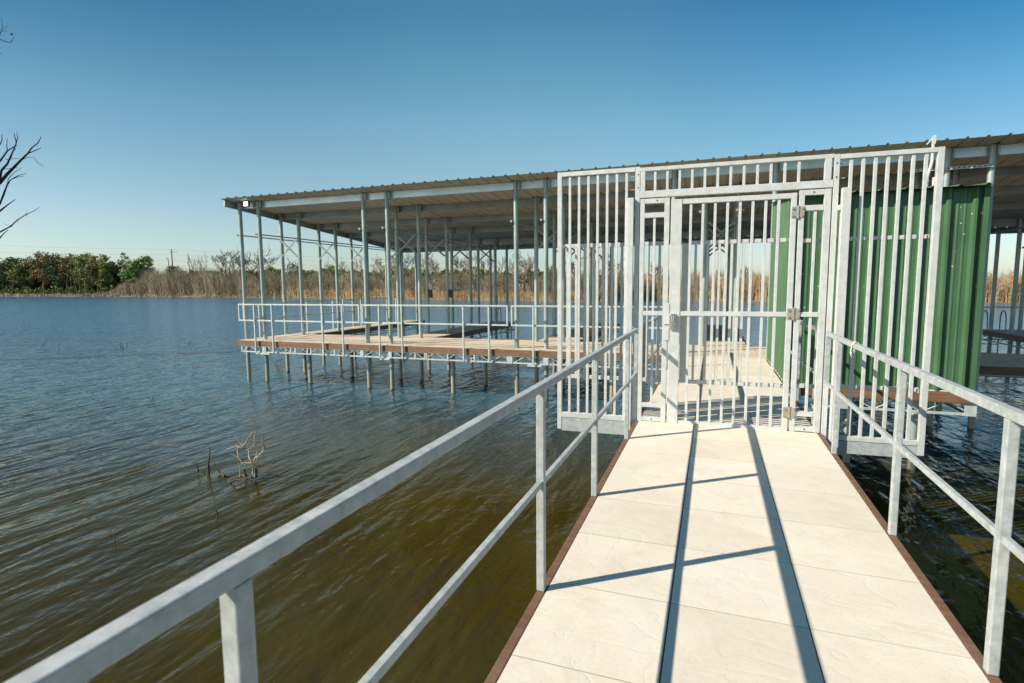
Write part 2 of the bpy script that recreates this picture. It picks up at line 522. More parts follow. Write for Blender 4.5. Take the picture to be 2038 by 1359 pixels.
# ------------------------------------------------------------------ gangway
GY0, GY1 = -1.632, 6.298        # tile joints fall every 0.61 m
gang = empty('gangway', (0.15, 2.3, 0), 'cream stone tiled gangway with brown edge trim leading up to the closed gate', 'gangway')
mb = MB(); tile_rows(mb, [-0.757,-0.155,0.45,1.052], 0, GY0, GY1, ygap=0.0036, joint=True)
mb.build('tile_deck', [M['tile'], M['joint']], gang, bevel=0.0009)
for x0, x1 in ((-0.803,-0.760),(1.055,1.098)):
    MB().box(x0, x1, GY0, GY1, -0.16, -0.002).build('edge_trim', M['trim'], gang, bevel=0.003)
MB().box(-0.755, 1.05, GY0, GY1, -0.10, -0.055).build('subfloor', M['dark_gap'], gang)
for x in (-0.72, 0.15, 1.01):
    MB().box(x-0.03, x+0.03, GY0, GY1-0.05, -0.30, -0.105).build('floor_beam', M['truss'], gang)

# ------------------------------------------------------------------ handrails
RT = 1.068   # top of rail
def handrail(label, x, posts, y0, y1, group, near=False, end_drop=True):
    h = empty('handrail', (x, (y0+y1)/2, 0), label, 'handrail', group)
    bv = 0.004
    MB().box(x-0.02, x+0.02, y0, y1, RT-0.04, RT).build('top_rail', M['rail'], h, bevel=bv)
    cuts = [y0] + [p for p in posts] + [y1]
    mr = MB()
    for a, b in zip(cuts[:-1], cuts[1:]):
        a2 = a+0.0205 if a in posts else a
        b2 = b-0.0205 if b in posts else b
        if b2-a2 > 0.03: mr.box(x-0.0125, x+0.0125, a2, b2, 0.547, 0.577)
    mr.build('mid_rail', M['rail'], h, bevel=0.002)
    for p in posts:
        z0 = -0.28 if p > 5.3 and p < 6.3 else 0.0
        xo = x
        MB().box(xo-0.02, xo+0.02, p-0.02, p+0.02, z0, RT-0.0405).build('rail_post', M['rail'], h, bevel=bv)
    return h
XL, XR = -0.783, 1.078
hl = handrail('galvanised handrail on the water side of the gangway, left of the camera', XL, [-1.15,0.70,2.545,3.875,5.48], -1.6, 6.12, 'handrails along the gangway')
hr = handrail('galvanised handrail right of the gangway with string tied round its top', XR, [-0.6,0.72,2.56,3.85,5.60], -1.6, 6.12, 'handrails along the gangway')
for hh, x in ((hl, XL),(hr, XR)):
    MB().box(x-0.0205, x+0.0205, 6.1205, 6.152, 0.547, RT).build('end_bracket', M['rail'], hh, bevel=0.003)
hl2 = handrail('handrail beyond the gate on the left edge of the walkway', XL, [6.9,8.7,10.5,12.2], 6.62, 12.36, 'handrails beyond the gate')
hr2 = handrail('short handrail beyond the gate running up to the green shed', XR, [6.72,8.0,9.15], 6.62, 9.22, 'handrails beyond the gate')
# string tied round the right rail
st = MB()
py_ = 5.02
ring = [(XR+0.026*math.cos(a)*1.0, py_+0.01*math.sin(a*2), RT-0.02+0.028*math.sin(a)) for a in np.linspace(0, 2*math.pi, 14)]
st.tube(ring, 0.006, 5)
st.tube([(XR-0.026,py_,RT-0.03),(XR-0.032,py_+0.01,RT-0.075),(XR-0.028,py_-0.01,RT-0.11)], [0.007,0.005,0.003], 5)
st.tube([(XR-0.026,py_,RT-0.03),(XR-0.036,py_-0.02,RT-0.06),(XR-0.03,py_-0.03,RT-0.085)], [0.006,0.005,0.003], 5)
tag(st.build('tied_string', M['tape']), 'pale string knotted around the right handrail top', 'string')

# ------------------------------------------------------------------ gate and fence wings (local frame: u, depth, z)
FA = 0.03
FO = Vector((0.1, 6.3, 0))
BV = 0.003
def fbox(mb, u0, u1, z0, z1, d0=-0.025, d1=0.025):
    return mb.box(u0-0.1, u1-0.1, d0, d1, z0, z1)
def fpart(name, mat, parent, u0, u1, z0, z1, d0=-0.025, d1=0.025, bevel=BV):
    return fbox(MB(), u0, u1, z0, z1, d0, d1).build(name, mat, parent, local=True, bevel=bevel)

G = M['gate']
RB0, RB1 = 0.185, 0.215       # rear layer
# left wing
wl = empty('fence_wing', FO, 'tall barred fence wing overhanging the open water left of the gate', 'fence', 'barred fence wings beside the gate', FA)
fpart('wing_post', G, wl, -1.71, -1.66, -0.163, 2.824)
fpart('top_rail', G, wl, -1.6595, -0.838, 2.775, 2.823)
fpart('bottom_rail', G, wl, -1.6595, -0.912, -0.016, 0.044)
fpart('kick_beam', M['rail'], wl, -1.6595, -0.912, -0.182, -0.021, -0.02, 0.02)
fpart('sleeve_post', G, wl, -0.910, -0.846, -0.22, 2.49, -0.075, -0.01)
for k in range(7):
    u = -1.582+0.1062*k
    fpart('bar', G, wl, u, u+0.028, 0.0445, 2.7745, -0.014, 0.014, 0.002)
for z in (0.42, 1.985): fpart('rear_rail', G, wl, -1.668, -0.86, z, z+0.045, RB0, RB1)
for u in (-1.638,-1.534,-1.431,-1.324,-1.214,-1.108,-0.997):
    fpart('rear_bar', G, wl, u-0.014, u+0.014, 0.4655, 1.9845, RB0+0.002, RB1-0.002, 0.002)
for z in (0.44, 2.0): fpart('standoff', G, wl, -1.695, -1.669, z-0.015, z+0.015, 0.0255, RB1-0.003, 0.0)
# right wing
wr = empty('fence_wing', FO, 'tall barred fence wing right of the gate in front of the green shed', 'fence', 'barred fence wings beside the gate', FA)
fpart('wing_post', G, wr, 1.942, 1.996, -0.158, 2.804)
fpart('top_rail', G, wr, 1.138, 1.9415, 2.758, 2.803)
fpart('bottom_rail', G, wr, 1.236, 1.9415, -0.06, -0.012)
fpart('kick_beam', M['rail'], wr, 1.236, 1.9415, -0.195, -0.066, -0.02, 0.02)
fpart('sleeve_post', G, wr, 1.158, 1.235, -0.26, 2.472, -0.09, -0.012)
for k in range(7):
    u = 1.222+0.1033*k
    if k == 0: fpart('bar', G, wr, u, u+0.03, 2.473, 2.7575, -0.011, 0.014, 0.002)
    else: fpart('bar', G, wr, u, u+0.03, -0.0115, 2.7575, -0.014, 0.014, 0.002)
for z in (0.445, 1.975): fpart('rear_rail', G, wr, 1.16, 1.99, z, z+0.04, RB0, RB1)
for z in (0.46, 1.99): fpart('standoff', G, wr, 1.955, 1.985, z-0.015, z+0.015, 0.0255, RB0-0.0005, 0.0)
# gate frame
gf = empty('gateway', FO, 'pale metal gate frame with barred transom and narrow fixed side panels', 'gateway', None, FA)
fpart('frame_post', G, gf, -0.835, -0.785, -0.17, 2.824)
fpart('frame_post', G, gf, 1.087, 1.136, -0.2, 2.806)
fpart('transom_rail', G, gf, -0.7845, 1.0865, 2.772, 2.812)
fpart('transom_beam', G, gf, -0.7845, 1.0865, 2.488, 2.562, -0.028, 0.028)
fpart('transom_block', G, gf, -0.780, -0.730, 2.5625, 2.7715)
fpart('transom_block', G, gf, 1.005, 1.066, 2.5625, 2.7715)
for k in range(12):
    u = -0.638+0.1275*k
    fpart('transom_bar', G, gf, u, u+0.026, 2.5625, 2.7715, -0.013, 0.013, 0.002)
def side_panel(u0, u1, us, stile):
    w = stile
    fpart('panel_stile', G, gf, u0, u0+w[0], 0.0, 2.478)
    fpart('panel_stile', G, gf, u1-w[1], u1, 0.0, 2.478)
    a, b = u0+w[0]+0.0005, u1-w[1]-0.0005
    for z0, z1 in ((2.425,2.477),(2.272,2.326),(1.203,1.252),(0.165,0.215),(0.006,0.054)):
        fpart('panel_rail', G, gf, a, b, z0, z1, -0.024, 0.024)
    for z0, z1 in ((1.2525,2.2715),(0.2155,1.2025)):
        fpart('panel_bar', G, gf, us, us+0.026, z0, z1, -0.013, 0.013, 0.002)
side_panel(-0.778, -0.467, -0.638, (0.047,0.054))
side_panel(0.790, 1.075, 0.930, (0.050,0.060))
for u in (-0.699,-0.575): fpart('rear_bar', G, gf, u-0.014, u+0.014, 0.4655, 1.9845, RB0+0.002, RB1-0.002, 0.002)
for z in (0.42, 1.985): fpart('rear_rail', G, gf, -0.80, -0.50, z, z+0.045, RB0, RB1)
for z in (0.43, 1.97): fpart('rear_rail', G, gf, 0.82, 1.10, z, z+0.04, RB0, RB1)
for u, z in ((-0.805,2.74),(-0.805,2.60),(1.11,2.72),(1.11,2.585),(-0.6,2.452),(0.92,2.452),(-0.62,0.03),(0.93,0.03)):
    MB().cyl((u-0.1,-0.0275,z), (u-0.1,-0.024,z), 0.0075, n=10).build('bolt_hole', M['black'], gf, local=True)
for u, z in ((-0.84,2.725),(-0.84,2.585),(1.14,2.715),(1.14,2.575)):
    s = -1 if u < 0 else 1
    MB().cyl((u-0.1,0.0,z), (u-0.1+s*0.05,0.0,z), 0.007, n=8).build('bolt', M['hinge'], gf, local=True)
for u0, u1, z in ((-0.846,-0.8355,2.31),(1.1365,1.1575,2.28)):
    fpart('lug', G, gf, u0, u1, z-0.02, z+0.03, -0.06, -0.0)
# gate leaf
gl = empty('gate', FO, 'closed barred metal gate with keypad lock and three hinges', 'gate', None, FA)
fpart('lock_stile', G, gl, -0.452, -0.338, -0.022, 2.455, -0.03, 0.025)
fpart('hinge_stile', G, gl, 0.719, 0.770, -0.022, 2.455)
for z0, z1 in ((2.403,2.4545),(1.203,1.252),(-0.021,0.035)):
    fpart('leaf_rail', G, gl, -0.3375, 0.7185, z0, z1, -0.024, 0.024)
for k in range(8):
    u = -0.261+0.1222*k
    for z0, z1 in ((1.2525,2.4025),(0.0355,1.2025)):
        fpart('leaf_bar', G, gl, u, u+0.027, z0, z1, -0.0135, 0.0135, 0.002)
fpart('rear_stile', G, gl, -0.334, -0.245, 0.44, 2.0, RB0-0.03, RB1)
for z in (0.42, 1.982): fpart('rear_rail', G, gl, -0.2445, 0.745, z, z+0.042, RB0, RB1)
for u in (-0.188,-0.064,0.059,0.185,0.305):
    fpart('rear_bar', G, gl, u-0.014, u+0.014, 0.4625, 1.9815, RB0+0.002, RB1-0.002, 0.002)
for z in (0.44, 2.0): 
    fpart('standoff', G, gl, 0.725, 0.744, z-0.014, z+0.014, 0.0255, RB0-0.0005, 0.0)
    fpart('standoff', G, gl, -0.40, -0.335, z-0.014, z+0.014, 0.0255, RB1-0.003, 0.0)
for z in (2.262, 1.235, 0.20):
    hb = MB()
    fbox(hb, 0.721, 0.775, z-0.055, z+0.055, -0.033, -0.0255); fbox(hb, 0.789, 0.842, z-0.055, z+0.055, -0.033, -0.0255)
    hinge = hb.build('hinge', M['hinge'], gl, local=True, bevel=0.002)
    MB().cyl((0.782-0.1,-0.035,z-0.065), (0.782-0.1,-0.035,z+0.065), 0.009, n=12).build('hinge_pin', M['chrome'], hinge, local=True)
    for uu in (0.738, 0.826):
        for dz in (-0.035, 0.035):
            MB().cyl((uu-0.1,-0.0335,z+dz), (uu-0.1,-0.047,z+dz), 0.0115, 0.009, n=12).build('hinge_bolt', M['chrome'], hinge, local=True)
fpart('strike_guard', G, gl, -0.500, -0.447, 0.93, 1.34, -0.036, -0.0305)
fpart('strike_bar', M['chrome'], gl, -0.50, -0.432, 1.102, 1.112, -0.044, -0.0365, 0.0)
# keypad lock
lk = MB()
fbox(lk, -0.443, -0.378, 1.055, 1.225, -0.062, -0.0305)
lock = lk.build('keypad_lock', M['chrome'], gl, local=True, bevel=0.006)
fpart('keypad', M['black'], lock, -0.436, -0.392, 1.135, 1.212, -0.066, -0.0625, 0.001)
for i in range(2):
    for j in range(6):
        fpart('button', M['white'], lock, -0.430+i*0.020, -0.419+i*0.020, 1.140+j*0.012, 1.1475+j*0.012, -0.070, -0.0665, 0.0008)
MB().tube([(-0.412-0.1,-0.062,1.095),(-0.412-0.1,-0.095,1.095),(-0.412-0.1,-0.105,1.095)], [0.012,0.019,0.015], 16).build('knob', M['chrome'], lock, local=True)

# ------------------------------------------------------------------ trusses
def truss(mb, p0, p1, ztop=-0.14, zbot=-0.33, pitch=0.6, chord=0.035):
    p0 = Vector((*p0,0)); p1 = Vector((*p1,0)); L = (p1-p0).length; d = (p1-p0)/L
    mb.bar(p0+Vector((0,0,zbot)), p1+Vector((0,0,zbot)), 0.035, 0.035)
    mb.bar(p0+Vector((0,0,ztop-0.02)), p1+Vector((0,0,ztop-0.02)), 0.035, 0.035)
    n = max(1, int(round(L/pitch)))
    for i in range(n):
        a = p0+d*(L*i/n); b = p0+d*(L*(i+0.5)/n); c = p0+d*(L*(i+1)/n)
        mb.cyl(a+Vector((0,0,zbot)), b+Vector((0,0,ztop-0.02)), 0.009, n=6, caps=False)
        mb.cyl(b+Vector((0,0,ztop-0.02)), c+Vector((0,0,zbot)), 0.009, n=6, caps=False)
    return mb

# ------------------------------------------------------------------ walkway beyond the gate with the shed platform
wk = empty('walkway', (0.15, 9.4, 0), 'cream tiled walkway behind the gate joining the covered dock', 'walkway')
mb = MB(); tile_rows(mb, [-0.757,-0.155,0.45,1.052], 0, 6.335, 12.455, ygap=0.0036, joint=True)
mb.build('tile_deck', [M['tile'], M['joint']], wk)
mb = MB(); tile_rows(mb, [1.10,1.71,2.32,2.93,3.50], 0, 9.40, 12.455)
mb.build('tile_deck', M['tile'], wk)
MB().box(-0.803, -0.760, 6.335, 12.44, -0.16, -0.002).build('edge_trim', M['trim'], wk, bevel=0.003)
MB().box(1.055, 1.098, 6.335, 9.355, -0.16, -0.002).build('edge_trim', M['trim'], wk, bevel=0.003)
MB().box(1.055, 3.545, 9.356, 9.398, -0.165, -0.012).build('edge_trim', M['fascia'], wk, bevel=0.003)
MB().box(3.503, 3.545, 9.3985, 12.44, -0.165, -0.002).build('edge_trim', M['fascia'], wk, bevel=0.003)
MB().box(-0.755, 1.05, 6.335, 12.44, -0.10, -0.055).build('subfloor', M['dark_gap'], wk)
MB().box(1.10, 3.50, 9.40, 12.44, -0.10, -0.055).build('subfloor', M['dark_gap'], wk)
for a, b in (((-0.74,6.4),(-0.74,12.4)),((1.03,6.4),(1.03,12.4)),((1.10,9.42),(3.5,9.42)),((3.46,9.5),(3.46,12.4)),((1.1,11.0),(3.4,11.0))):
    truss(MB(), a, b).build('truss', M['truss'], wk)
for x in (1.9, 3.47):
    MB().box(x-0.07, x+0.07, 9.385, 9.397, -0.35, -0.17).build('gusset_plate', M['truss'], wk)
for x, y in ((-0.5,6.75),(0.85,6.75),(2.05,9.75),(2.86,9.56),(3.1,7.2),(0.85,9.6),(-0.5,9.6)):
    if x == 3.1: continue
    MB().cyl((x,y,-3.2), (x,y,-0.11), 0.057, n=16).build('pile', M['post'], wk)

# ------------------------------------------------------------------ covered dock: decks
DX0, DX1 = -13.22, 13.9
DY0, DY1 = 12.47, 14.72
dock = empty('boat_dock', (-4, 13.6, 0), 'long tan decked boat dock on steel piles with fingers between the slips', 'dock')
def cols(x0, x1, step=0.61):
    n = max(1, int(round((x1-x0)/step)))
    return list(np.linspace(x0, x1, n+1))
mb = MB(); tile_rows(mb, cols(DX0, DX1), 0, DY0, DY1, step=0.375, gap=0.006)
mb.build('walkway_deck', M['dock_tile'], dock)
FING = [(-13.22,-12.43),(-8.99,-7.90),(-4.62,-3.52),(-0.30,0.82),(4.02,5.12),(8.30,9.42)]
FY1 = 22.2
for a, b in FING:
    mb = MB(); tile_rows(mb, cols(a, b), 0, DY1, FY1, step=0.61, gap=0.005)
    mb.build('finger_deck', M['dock_tile'], dock)
    fb = MB()
    for x0, x1 in ((a-0.042,a-0.002),(b+0.002,b+0.042)): fb.box(x0, x1, DY1+0.045, FY1, -0.165, -0.004)
    fb.box(a-0.042, b+0.042, FY1+0.001, FY1+0.04, -0.165, -0.004)
    fb.build('finger_fascia', M['fascia'], dock)
    MB().box(a, b, DY1, FY1, -0.10, -0.055).build('subfloor', M['dark_gap'], dock)
    for x in (a+0.02, b-0.02): truss(MB(), (x, DY1+0.05), (x, FY1-0.02)).build('truss', M['truss'], dock)
    truss(MB(), (a, FY1-0.03), (b, FY1-0.03), pitch=0.4).build('truss', M['truss'], dock)
for x0, x1 in ((DX0-0.04,-0.806),(3.548,DX1)):
    MB().box(x0, x1, DY0-0.045, DY0-0.003, -0.165, -0.010).build('fascia_board', M['fascia'], dock, bevel=0.003)
fbz = MB()
for i in range(40):
    x = -13.0+0.305*i+0.05*math.sin(i*2.3)
    if x < -0.9:
        for z in ((-0.055,) if i % 2 else (-0.115,)): fbz.cyl((x,DY0-0.0455,z), (x,DY0-0.050,z), 0.009, n=6)
fbz.build('fascia_bolt', M['gate'], dock)
MB().box(DX0-0.042, DX0-0.002, DY0-0.002, FY1, -0.165, -0.004).build('fascia_board', M['fascia'], dock)
edges = [DX0] + [e for ab in FING for e in ab] + [DX1]
bf = MB()
for a, b in zip(edges[2::2], edges[3::2]):
    bf.box(a+0.045, b-0.045, DY1+0.003, DY1+0.043, -0.165, -0.004)
bf.build('slip_fascia', M['fascia'], dock)
MB().box(DX0, DX1, DY0, DY1, -0.10, -0.055).build('subfloor', M['dark_gap'], dock)
truss(MB(), (-13.1,12.45), (-0.85,12.45)).build('truss', M['truss'], dock)
truss(MB(), (3.6,12.45), (DX1,12.45)).build('truss', M['truss'], dock)
for y in (13.5, 14.66): truss(MB(), (DX0,y), (DX1,y)).build('truss', M['truss'], dock)
# uprights and gussets on the front truss
ug = MB()
for px in (482, 529, 579, 588, 612, 619, 666, 826, 846, 848, 891, 933, 944):
    x = at_y(px, 705, 12.43).x
    ug.box(x-0.02, x+0.02, 12.425, 12.43, -0.345, -0.167)
ug.build('truss_upright', M['truss'], dock)
for px, w in ((525,0.09),(776,0.10),(1014,0.14),(1086,0.13),(720,0.10)):
    x = at_y(px, 705, 12.42).x
    MB().box(x-w/2, x+w/2, 12.419, 12.4245, -0.35, -0.17).build('gusset_plate', M['truss'], dock)
for px0, px1, py in ((510,537,706),(757,776,715),(1050,1078,729)):
    a = at_y(px0, py, 12.42); b = at_y(px1, py, 12.42)
    MB().box(a.x, b.x, 12.40, 12.46, -0.395, -0.352).build('pile_clamp', M['truss'], dock)
# mid span piles
for x, y in ((-11.05,12.92),(-10.6,14.3),(-6.38,12.88),(-6.05,14.3),(-2.2,12.9),(-2.0,14.3),(6.6,12.9),(6.8,14.3)):
    MB().cyl((x,y,-3.2), (x,y,-0.11), 0.057, n=16).build('pile', M['post'], dock)

# ------------------------------------------------------------------ covered dock: roof on posts
RX0, RX1 = -13.46, 14.1
RY0, RY1 = 12.30, 22.20
def roof_z(y): return 4.105 - 0.083*(y-12.3)
roof = empty('dock_roof', (0, 17, 0), 'long low sheet metal roof standing on galvanised posts over the dock', 'roof')
prof = []
x = RX0
while x < RX1:
    prof += [(x,0.0),(x+0.120,0.0),(x+0.128,0.004),(x+0.150,0.004),(x+0.158,0.0),(x+0.245,0.0),(x+0.263,0.030),(x+0.287,0.030)]
    x += 0.305
prof.append((x,0.0))
ysr = np.linspace(RY0, RY1, 3)
def sheet(off):
    n = len(prof)
    v = [(px_, y, roof_z(y)+pz+off) for y in ysr for px_, pz in prof]
    f = [(r*n+i, r*n+i+1, (r+1)*n+i+1, (r+1)*n+i) for r in range(len(ysr)-1) for i in range(n-1)]
    return v, f
rb = MB()
v, f = sheet(0.0); rb._add(v, f, 0)
v2, f2 = sheet(-0.004); rb._add(v2, [tuple(reversed(q)) for q in f2], 1)
n = len(prof)
rb._add([v[i] for i in range(n)]+[v2[i] for i in range(n)], [(i, n+i, n+i+1, i+1) for i in range(n-1)], 0)
rb.build('roof_sheet', [M['roof_green'], M['roof_under']], roof)
ROWS = [12.80, 14.43, 16.25, 18.10, 20.50, 21.80]
def chan(mb, x0, x1, y, zt, hgt=0.17, w=0.055):
    mb.box(x0, x1, y, y+0.006, zt-hgt, zt)
    mb.box(x0, x1, y+0.0065, y+w, zt-0.008, zt)
    mb.box(x0, x1, y+0.0065, y+w, zt-hgt, zt-hgt+0.008)
for y in ROWS[:5]:
    mb = MB(); chan(mb, RX0+0.06, RX1-0.06, y+0.062, roof_z(y+0.062)-0.008, 0.175 if y < 20 else 0.24)
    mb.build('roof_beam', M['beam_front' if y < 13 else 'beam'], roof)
mb = MB(); chan(mb, RX0+0.06, RX1-0.06, RY1-0.1, roof_z(RY1)-0.008, 0.20); mb.build('roof_beam', M['beam'], roof)
for x in (RX0+0.002, RX1-0.06):
    MB().bar((x+0.025,RY0+0.12,roof_z(RY0+0.12)-0.103), (x+0.025,RY1,roof_z(RY1)-0.103), 0.05, 0.18).build('rake_beam', M['beam'], roof)
PAIRS = [(-13.25,-12.54),(-8.93,-8.19),(-4.56,-3.80),(-0.22,0.52),(4.08,4.76),(8.42,9.16)]
mb_all = []
for ci, (xa, xb) in enumerate(PAIRS):
    for ri, y in enumerate(ROWS):
        xs2 = (xa, xb)
        if ci == 3 and ri == 0: xs2 = (-0.86, 1.15)
        for x in xs2:
            zt = roof_z(y) - (0.012 if ri < 5 else 0.02)
            MB().cyl((x,y,-3.2), (x,y,zt), 0.0565, n=20).build('post', M['post'], roof)
            cb = MB()
            cb.cyl((x,y,zt-0.22), (x,y,zt-0.205), 0.0595, n=16)
            cb.cyl((x,y,zt-0.235), (x,y,zt-0.001), 0.0585, n=16)
            cb.box(x+0.06, x+0.10, y-0.03, y+0.058, zt-0.19, zt-0.01)
            cb.build('post_cap', M['beam'], roof)
        if ri in (1,2,3,4):
            br = MB()
            z1 = 3.05; z0 = 2.52
            br.bar((xa+0.05,y-0.070,z1), (xb-0.05,y-0.070,z0), 0.038, 0.05, (0,0,1))
            br.bar((xa+0.05,y-0.095,z0), (xb-0.05,y-0.095,z1), 0.012, 0.05, (0,0,1))
            br.build('cross_brace', M['brace'], roof)
            cl = MB()
            for x in (xa, xb):
                for z in (z0, z1): cl.cyl((x,y,z-0.014), (x,y,z+0.014), 0.062, n=16)
            cl.build('brace_clamp', M['truss'], roof)
    for x in (xa, xb):
        tr = MB(); tr.cyl((x-0.075,12.74,3.10), (x-0.075,21.9,3.10), 0.018, n=8)
        tr.build('tie_rail', M['beam'], roof)
        tk = MB(); tk.tube([(x-0.095,12.70,3.10),(x-0.095,12.74,3.10)], [0.026,0.026], 12)
        tk.cyl((x,12.8,3.092), (x,12.8,3.108), 0.061, n=16)
        tk.build('tie_clamp', M['hinge'], roof)
# beige strip fixed under the sheeting, a few loose wires
a = at_y(866, 414, 15.2); b = at_y(1019, 404, 15.2)
ms = MB(); ms.box(a.x, b.x, 15.17, 15.23, roof_z(15.2)-0.075, roof_z(15.2)-0.03)
ms.build('mounting_strip', M['strip'], roof)
sc_ = MB()
for i in range(11):
    xx = a.x+(b.x-a.x)*(i+0.5)/11
    sc_.cyl((xx,15.3,roof_z(15.3)-0.03), (xx,15.3,roof_z(15.3)-0.006), 0.02, n=8)
sc_.build('mounting_bolt', M['black'], roof)
hk = MB()
for px, py, y in ((574,420,14.4),(661,415,14.4),(700,410,14.4),(954,394,14.4),(950,395,14.4),(945,360,12.74),(994,356,12.74)):
    p = at_y(px, py, y)
    hk.box(p.x-0.015, p.x+0.015, y-0.02, y, p.z-0.04, p.z+0.03)
hk.build('sheet_clip', M['bark_dark'], roof)

# ------------------------------------------------------------------ dock railings
def railing_x(label, x0, x1, ups, y, cut=-0.34):
    r = empty('dock_railing', ((x0+x1)/2, y, 0), label, 'railing', 'railing panels along the dock')
    MB().box(x0, x1, y-0.019, y+0.019, 1.036, 1.074).build('top_rail', M['truss'], r, bevel=0.003)
    MB().box(x0+0.0385, x1-0.0385, y-0.018, y+0.018, 0.572, 0.610).build('mid_rail', M['truss'], r, bevel=0.003)
    for x in (x0, x1-0.038):
        MB().box(x, x+0.038, y-0.019, y+0.019, 0.572, 1.0355).build('end_upright', M['truss'], r, bevel=0.003)
    for x in ups:
        MB().box(x-0.019, x+0.019, y-0.058, y-0.0195, cut, 1.06).build('upright', M['truss'], r, bevel=0.003)
    return r
YR = 12.40
ux = lambda *ps: [at_y(px, 630, YR-0.04).x for px in ps]
railing_x('leftmost long railing panel on the front edge of the dock', -13.10, -8.89, ux(506,541,641,681), YR)
railing_x('middle railing panel on the front edge of the dock', -8.81, -4.64, ux(754,799,921.5,972.5), YR)
railing_x('railing panel on the dock front running behind the left fence wing', -4.56, -0.93, ux(1061,1214,1268), YR)
def railing_y(label, x, y0, y1, ups):
    r = empty('dock_railing', (x, (y0+y1)/2, 0), label, 'railing', 'railing panels along the dock')
    MB().box(x-0.019, x+0.019, y0, y1, 1.036, 1.074).build('top_rail', M['truss'], r)
    MB().box(x-0.018, x+0.018, y0+0.0385, y1-0.0385, 0.572, 0.610).build('mid_rail', M['truss'], r)
    for y in (y0, y1-0.038):
        MB().box(x-0.019, x+0.019, y, y+0.038, 0.572, 1.0355).build('end_upright', M['truss'], r)
    for y in ups:
        MB().box(x-0.058, x-0.0195, y-0.019, y+0.019, -0.3, 1.06).build('upright', M['truss'], r)
railing_y('nearer side railing on the left end of the dock, running away from the camera', -13.29, 12.75, 17.35, (13.4,15.55,16.95))
railing_y('farther side railing on the left end of the dock near the far slip', -13.29, 17.5, 21.9, (18.7,20.6,21.3))
rr = empty('dock_railing', (11, 22.1, 0), 'grey railing far right beyond the shed at the end of the slips', 'railing', 'railing panels along the dock')
MB().box(7.2, 13.8, 22.32, 22.36, 0.70, 0.74).build('top_rail', M['truss'], rr)
for x in (7.25, 9.35, 11.3, 13.6): MB().box(x, x+0.04, 22.2405, 22.3195, -0.2, 0.74).build('upright', M['truss'], rr)

# ------------------------------------------------------------------ boat ladders at finger ends
def ladder(label, x, y):
    l = empty('boat_ladder', (x, y, 0), label, 'ladder', 'swim ladders at the finger ends')
    for dx in (-0.24, 0.24):
        pts = [(x+dx,y-0.34,-0.01),(x+dx,y-0.30,0.42),(x+dx,y-0.22,0.58),(x+dx,y-0.10,0.62),(x+dx,y+0.02,0.56),(x+dx,y+0.07,0.40),(x+dx,y+0.09,-1.4)]
        MB().tube(pts, 0.019, 8).build('ladder_rail', M['beam'], l)
    for z in (-0.2,-0.5,-0.8): MB().cyl((x-0.24,y+0.09,z), (x+0.24,y+0.09,z), 0.016, n=8).build('rung', M['beam'], l)
ladder('curved metal swim ladder at the shaded finger end behind the middle railing', -8.45, 22.28)
ladder('curved metal swim ladder at the finger end right of the green shed', 8.62, 22.28)

# outlet boxes on posts, floodlight
for x, y, z, lab in ((-8.93+0.115,16.25,1.30,'small black power box on the left post of a slip pair'),(-8.19+0.115,16.25,1.30,'small black power box on the right post of a slip pair')):
    ob = MB(); ob.box(x-0.05, x+0.05, y-0.05, y+0.05, z-0.13, z+0.13); ob.box(x-0.056, x+0.056, y-0.06, y-0.051, z+0.02, z+0.135)
    ob.box(x-0.058, x-0.0505, y-0.02, y+0.02, z-0.03, z+0.03)
    tag(ob.build('outlet_box', M['black'], bevel=0.006), lab, 'power box', 'power boxes on slip posts')
fl = empty('floodlight', (-12.87,12.72,4.0), 'small bright floodlight under the left roof corner', 'floodlight')
MB().box(-12.96,-12.78,12.66,12.735,3.90,4.05).build('housing', M['black'], fl, bevel=0.008)
MB().box(-12.945,-12.795,12.652,12.6595,3.915,4.035).build('lens', M['lamp'], fl)
MB().box(-12.89,-12.85,12.68,12.86,4.0505,4.07).build('bracket', M['black'], fl)

# ------------------------------------------------------------------ green shed
SX0, SX1, SY0, SY1 = 1.12, 3.445, 9.43, 12.38
def shed_top(y): return 2.86+0.098*(y-9.4)
shed = empty('shed', ((SX0+SX1)/2, (SY0+SY1)/2, 0), 'dark green corrugated metal storage shed behind the right fence wing', 'shed')
def wall_profile(L, flip=False):
    pts = []; s = 0.0
    pts.append((0.0,0.0))
    s = 0.06
    while s+0.31 < L+0.25:
        for ds, o in ((0,0),(0.026,0.050),(0.058,0.050),(0.084,0),(0.140,0),(0.148,0.007),(0.164,0.007),(0.172,0),(0.225,0),(0.233,0.007),(0.249,0.007),(0.257,0)):
            if s+ds < L-0.005: pts.append((s+ds,o))
        s += 0.305
    pts.append((L,0.0))
    return pts
def wall(name, p0, d, nrm, L, ztop_f, z0=0.004):
    mbw = MB(); pr_ = wall_profile(L); v = []
    for lay in (0.0,-0.004):
        for z in (0,1):
            for s, o in pr_:
                P = Vector(p0)+Vector(d)*s+Vector(nrm)*(o+lay)
                v.append((P.x, P.y, z0 if z == 0 else ztop_f(P.y)))
    n = len(pr_); f = []
    for i in range(n-1):
        f.append((i,i+1,n+i+1,n+i)); f.append((2*n+i+1,2*n+i,3*n+i,3*n+i+1))
        f.append((i+1,i,2*n+i,2*n+i+1))
    mbw._add(v, f)
    return mbw.build(name, M['green'], shed)
wall('front_wall', (SX0,SY0,0), (1,0,0), (0,-1,0), SX1-SX0, lambda y: shed_top(SY0)-0.012)
wall('side_wall', (SX0,SY1,0), (0,-1,0), (-1,0,0), SY1-SY0, lambda y: shed_top(y)-0.012)
wall('side_wall', (SX1,SY0,0), (0,1,0), (1,0,0), SY1-SY0, lambda y: shed_top(y)-0.012)
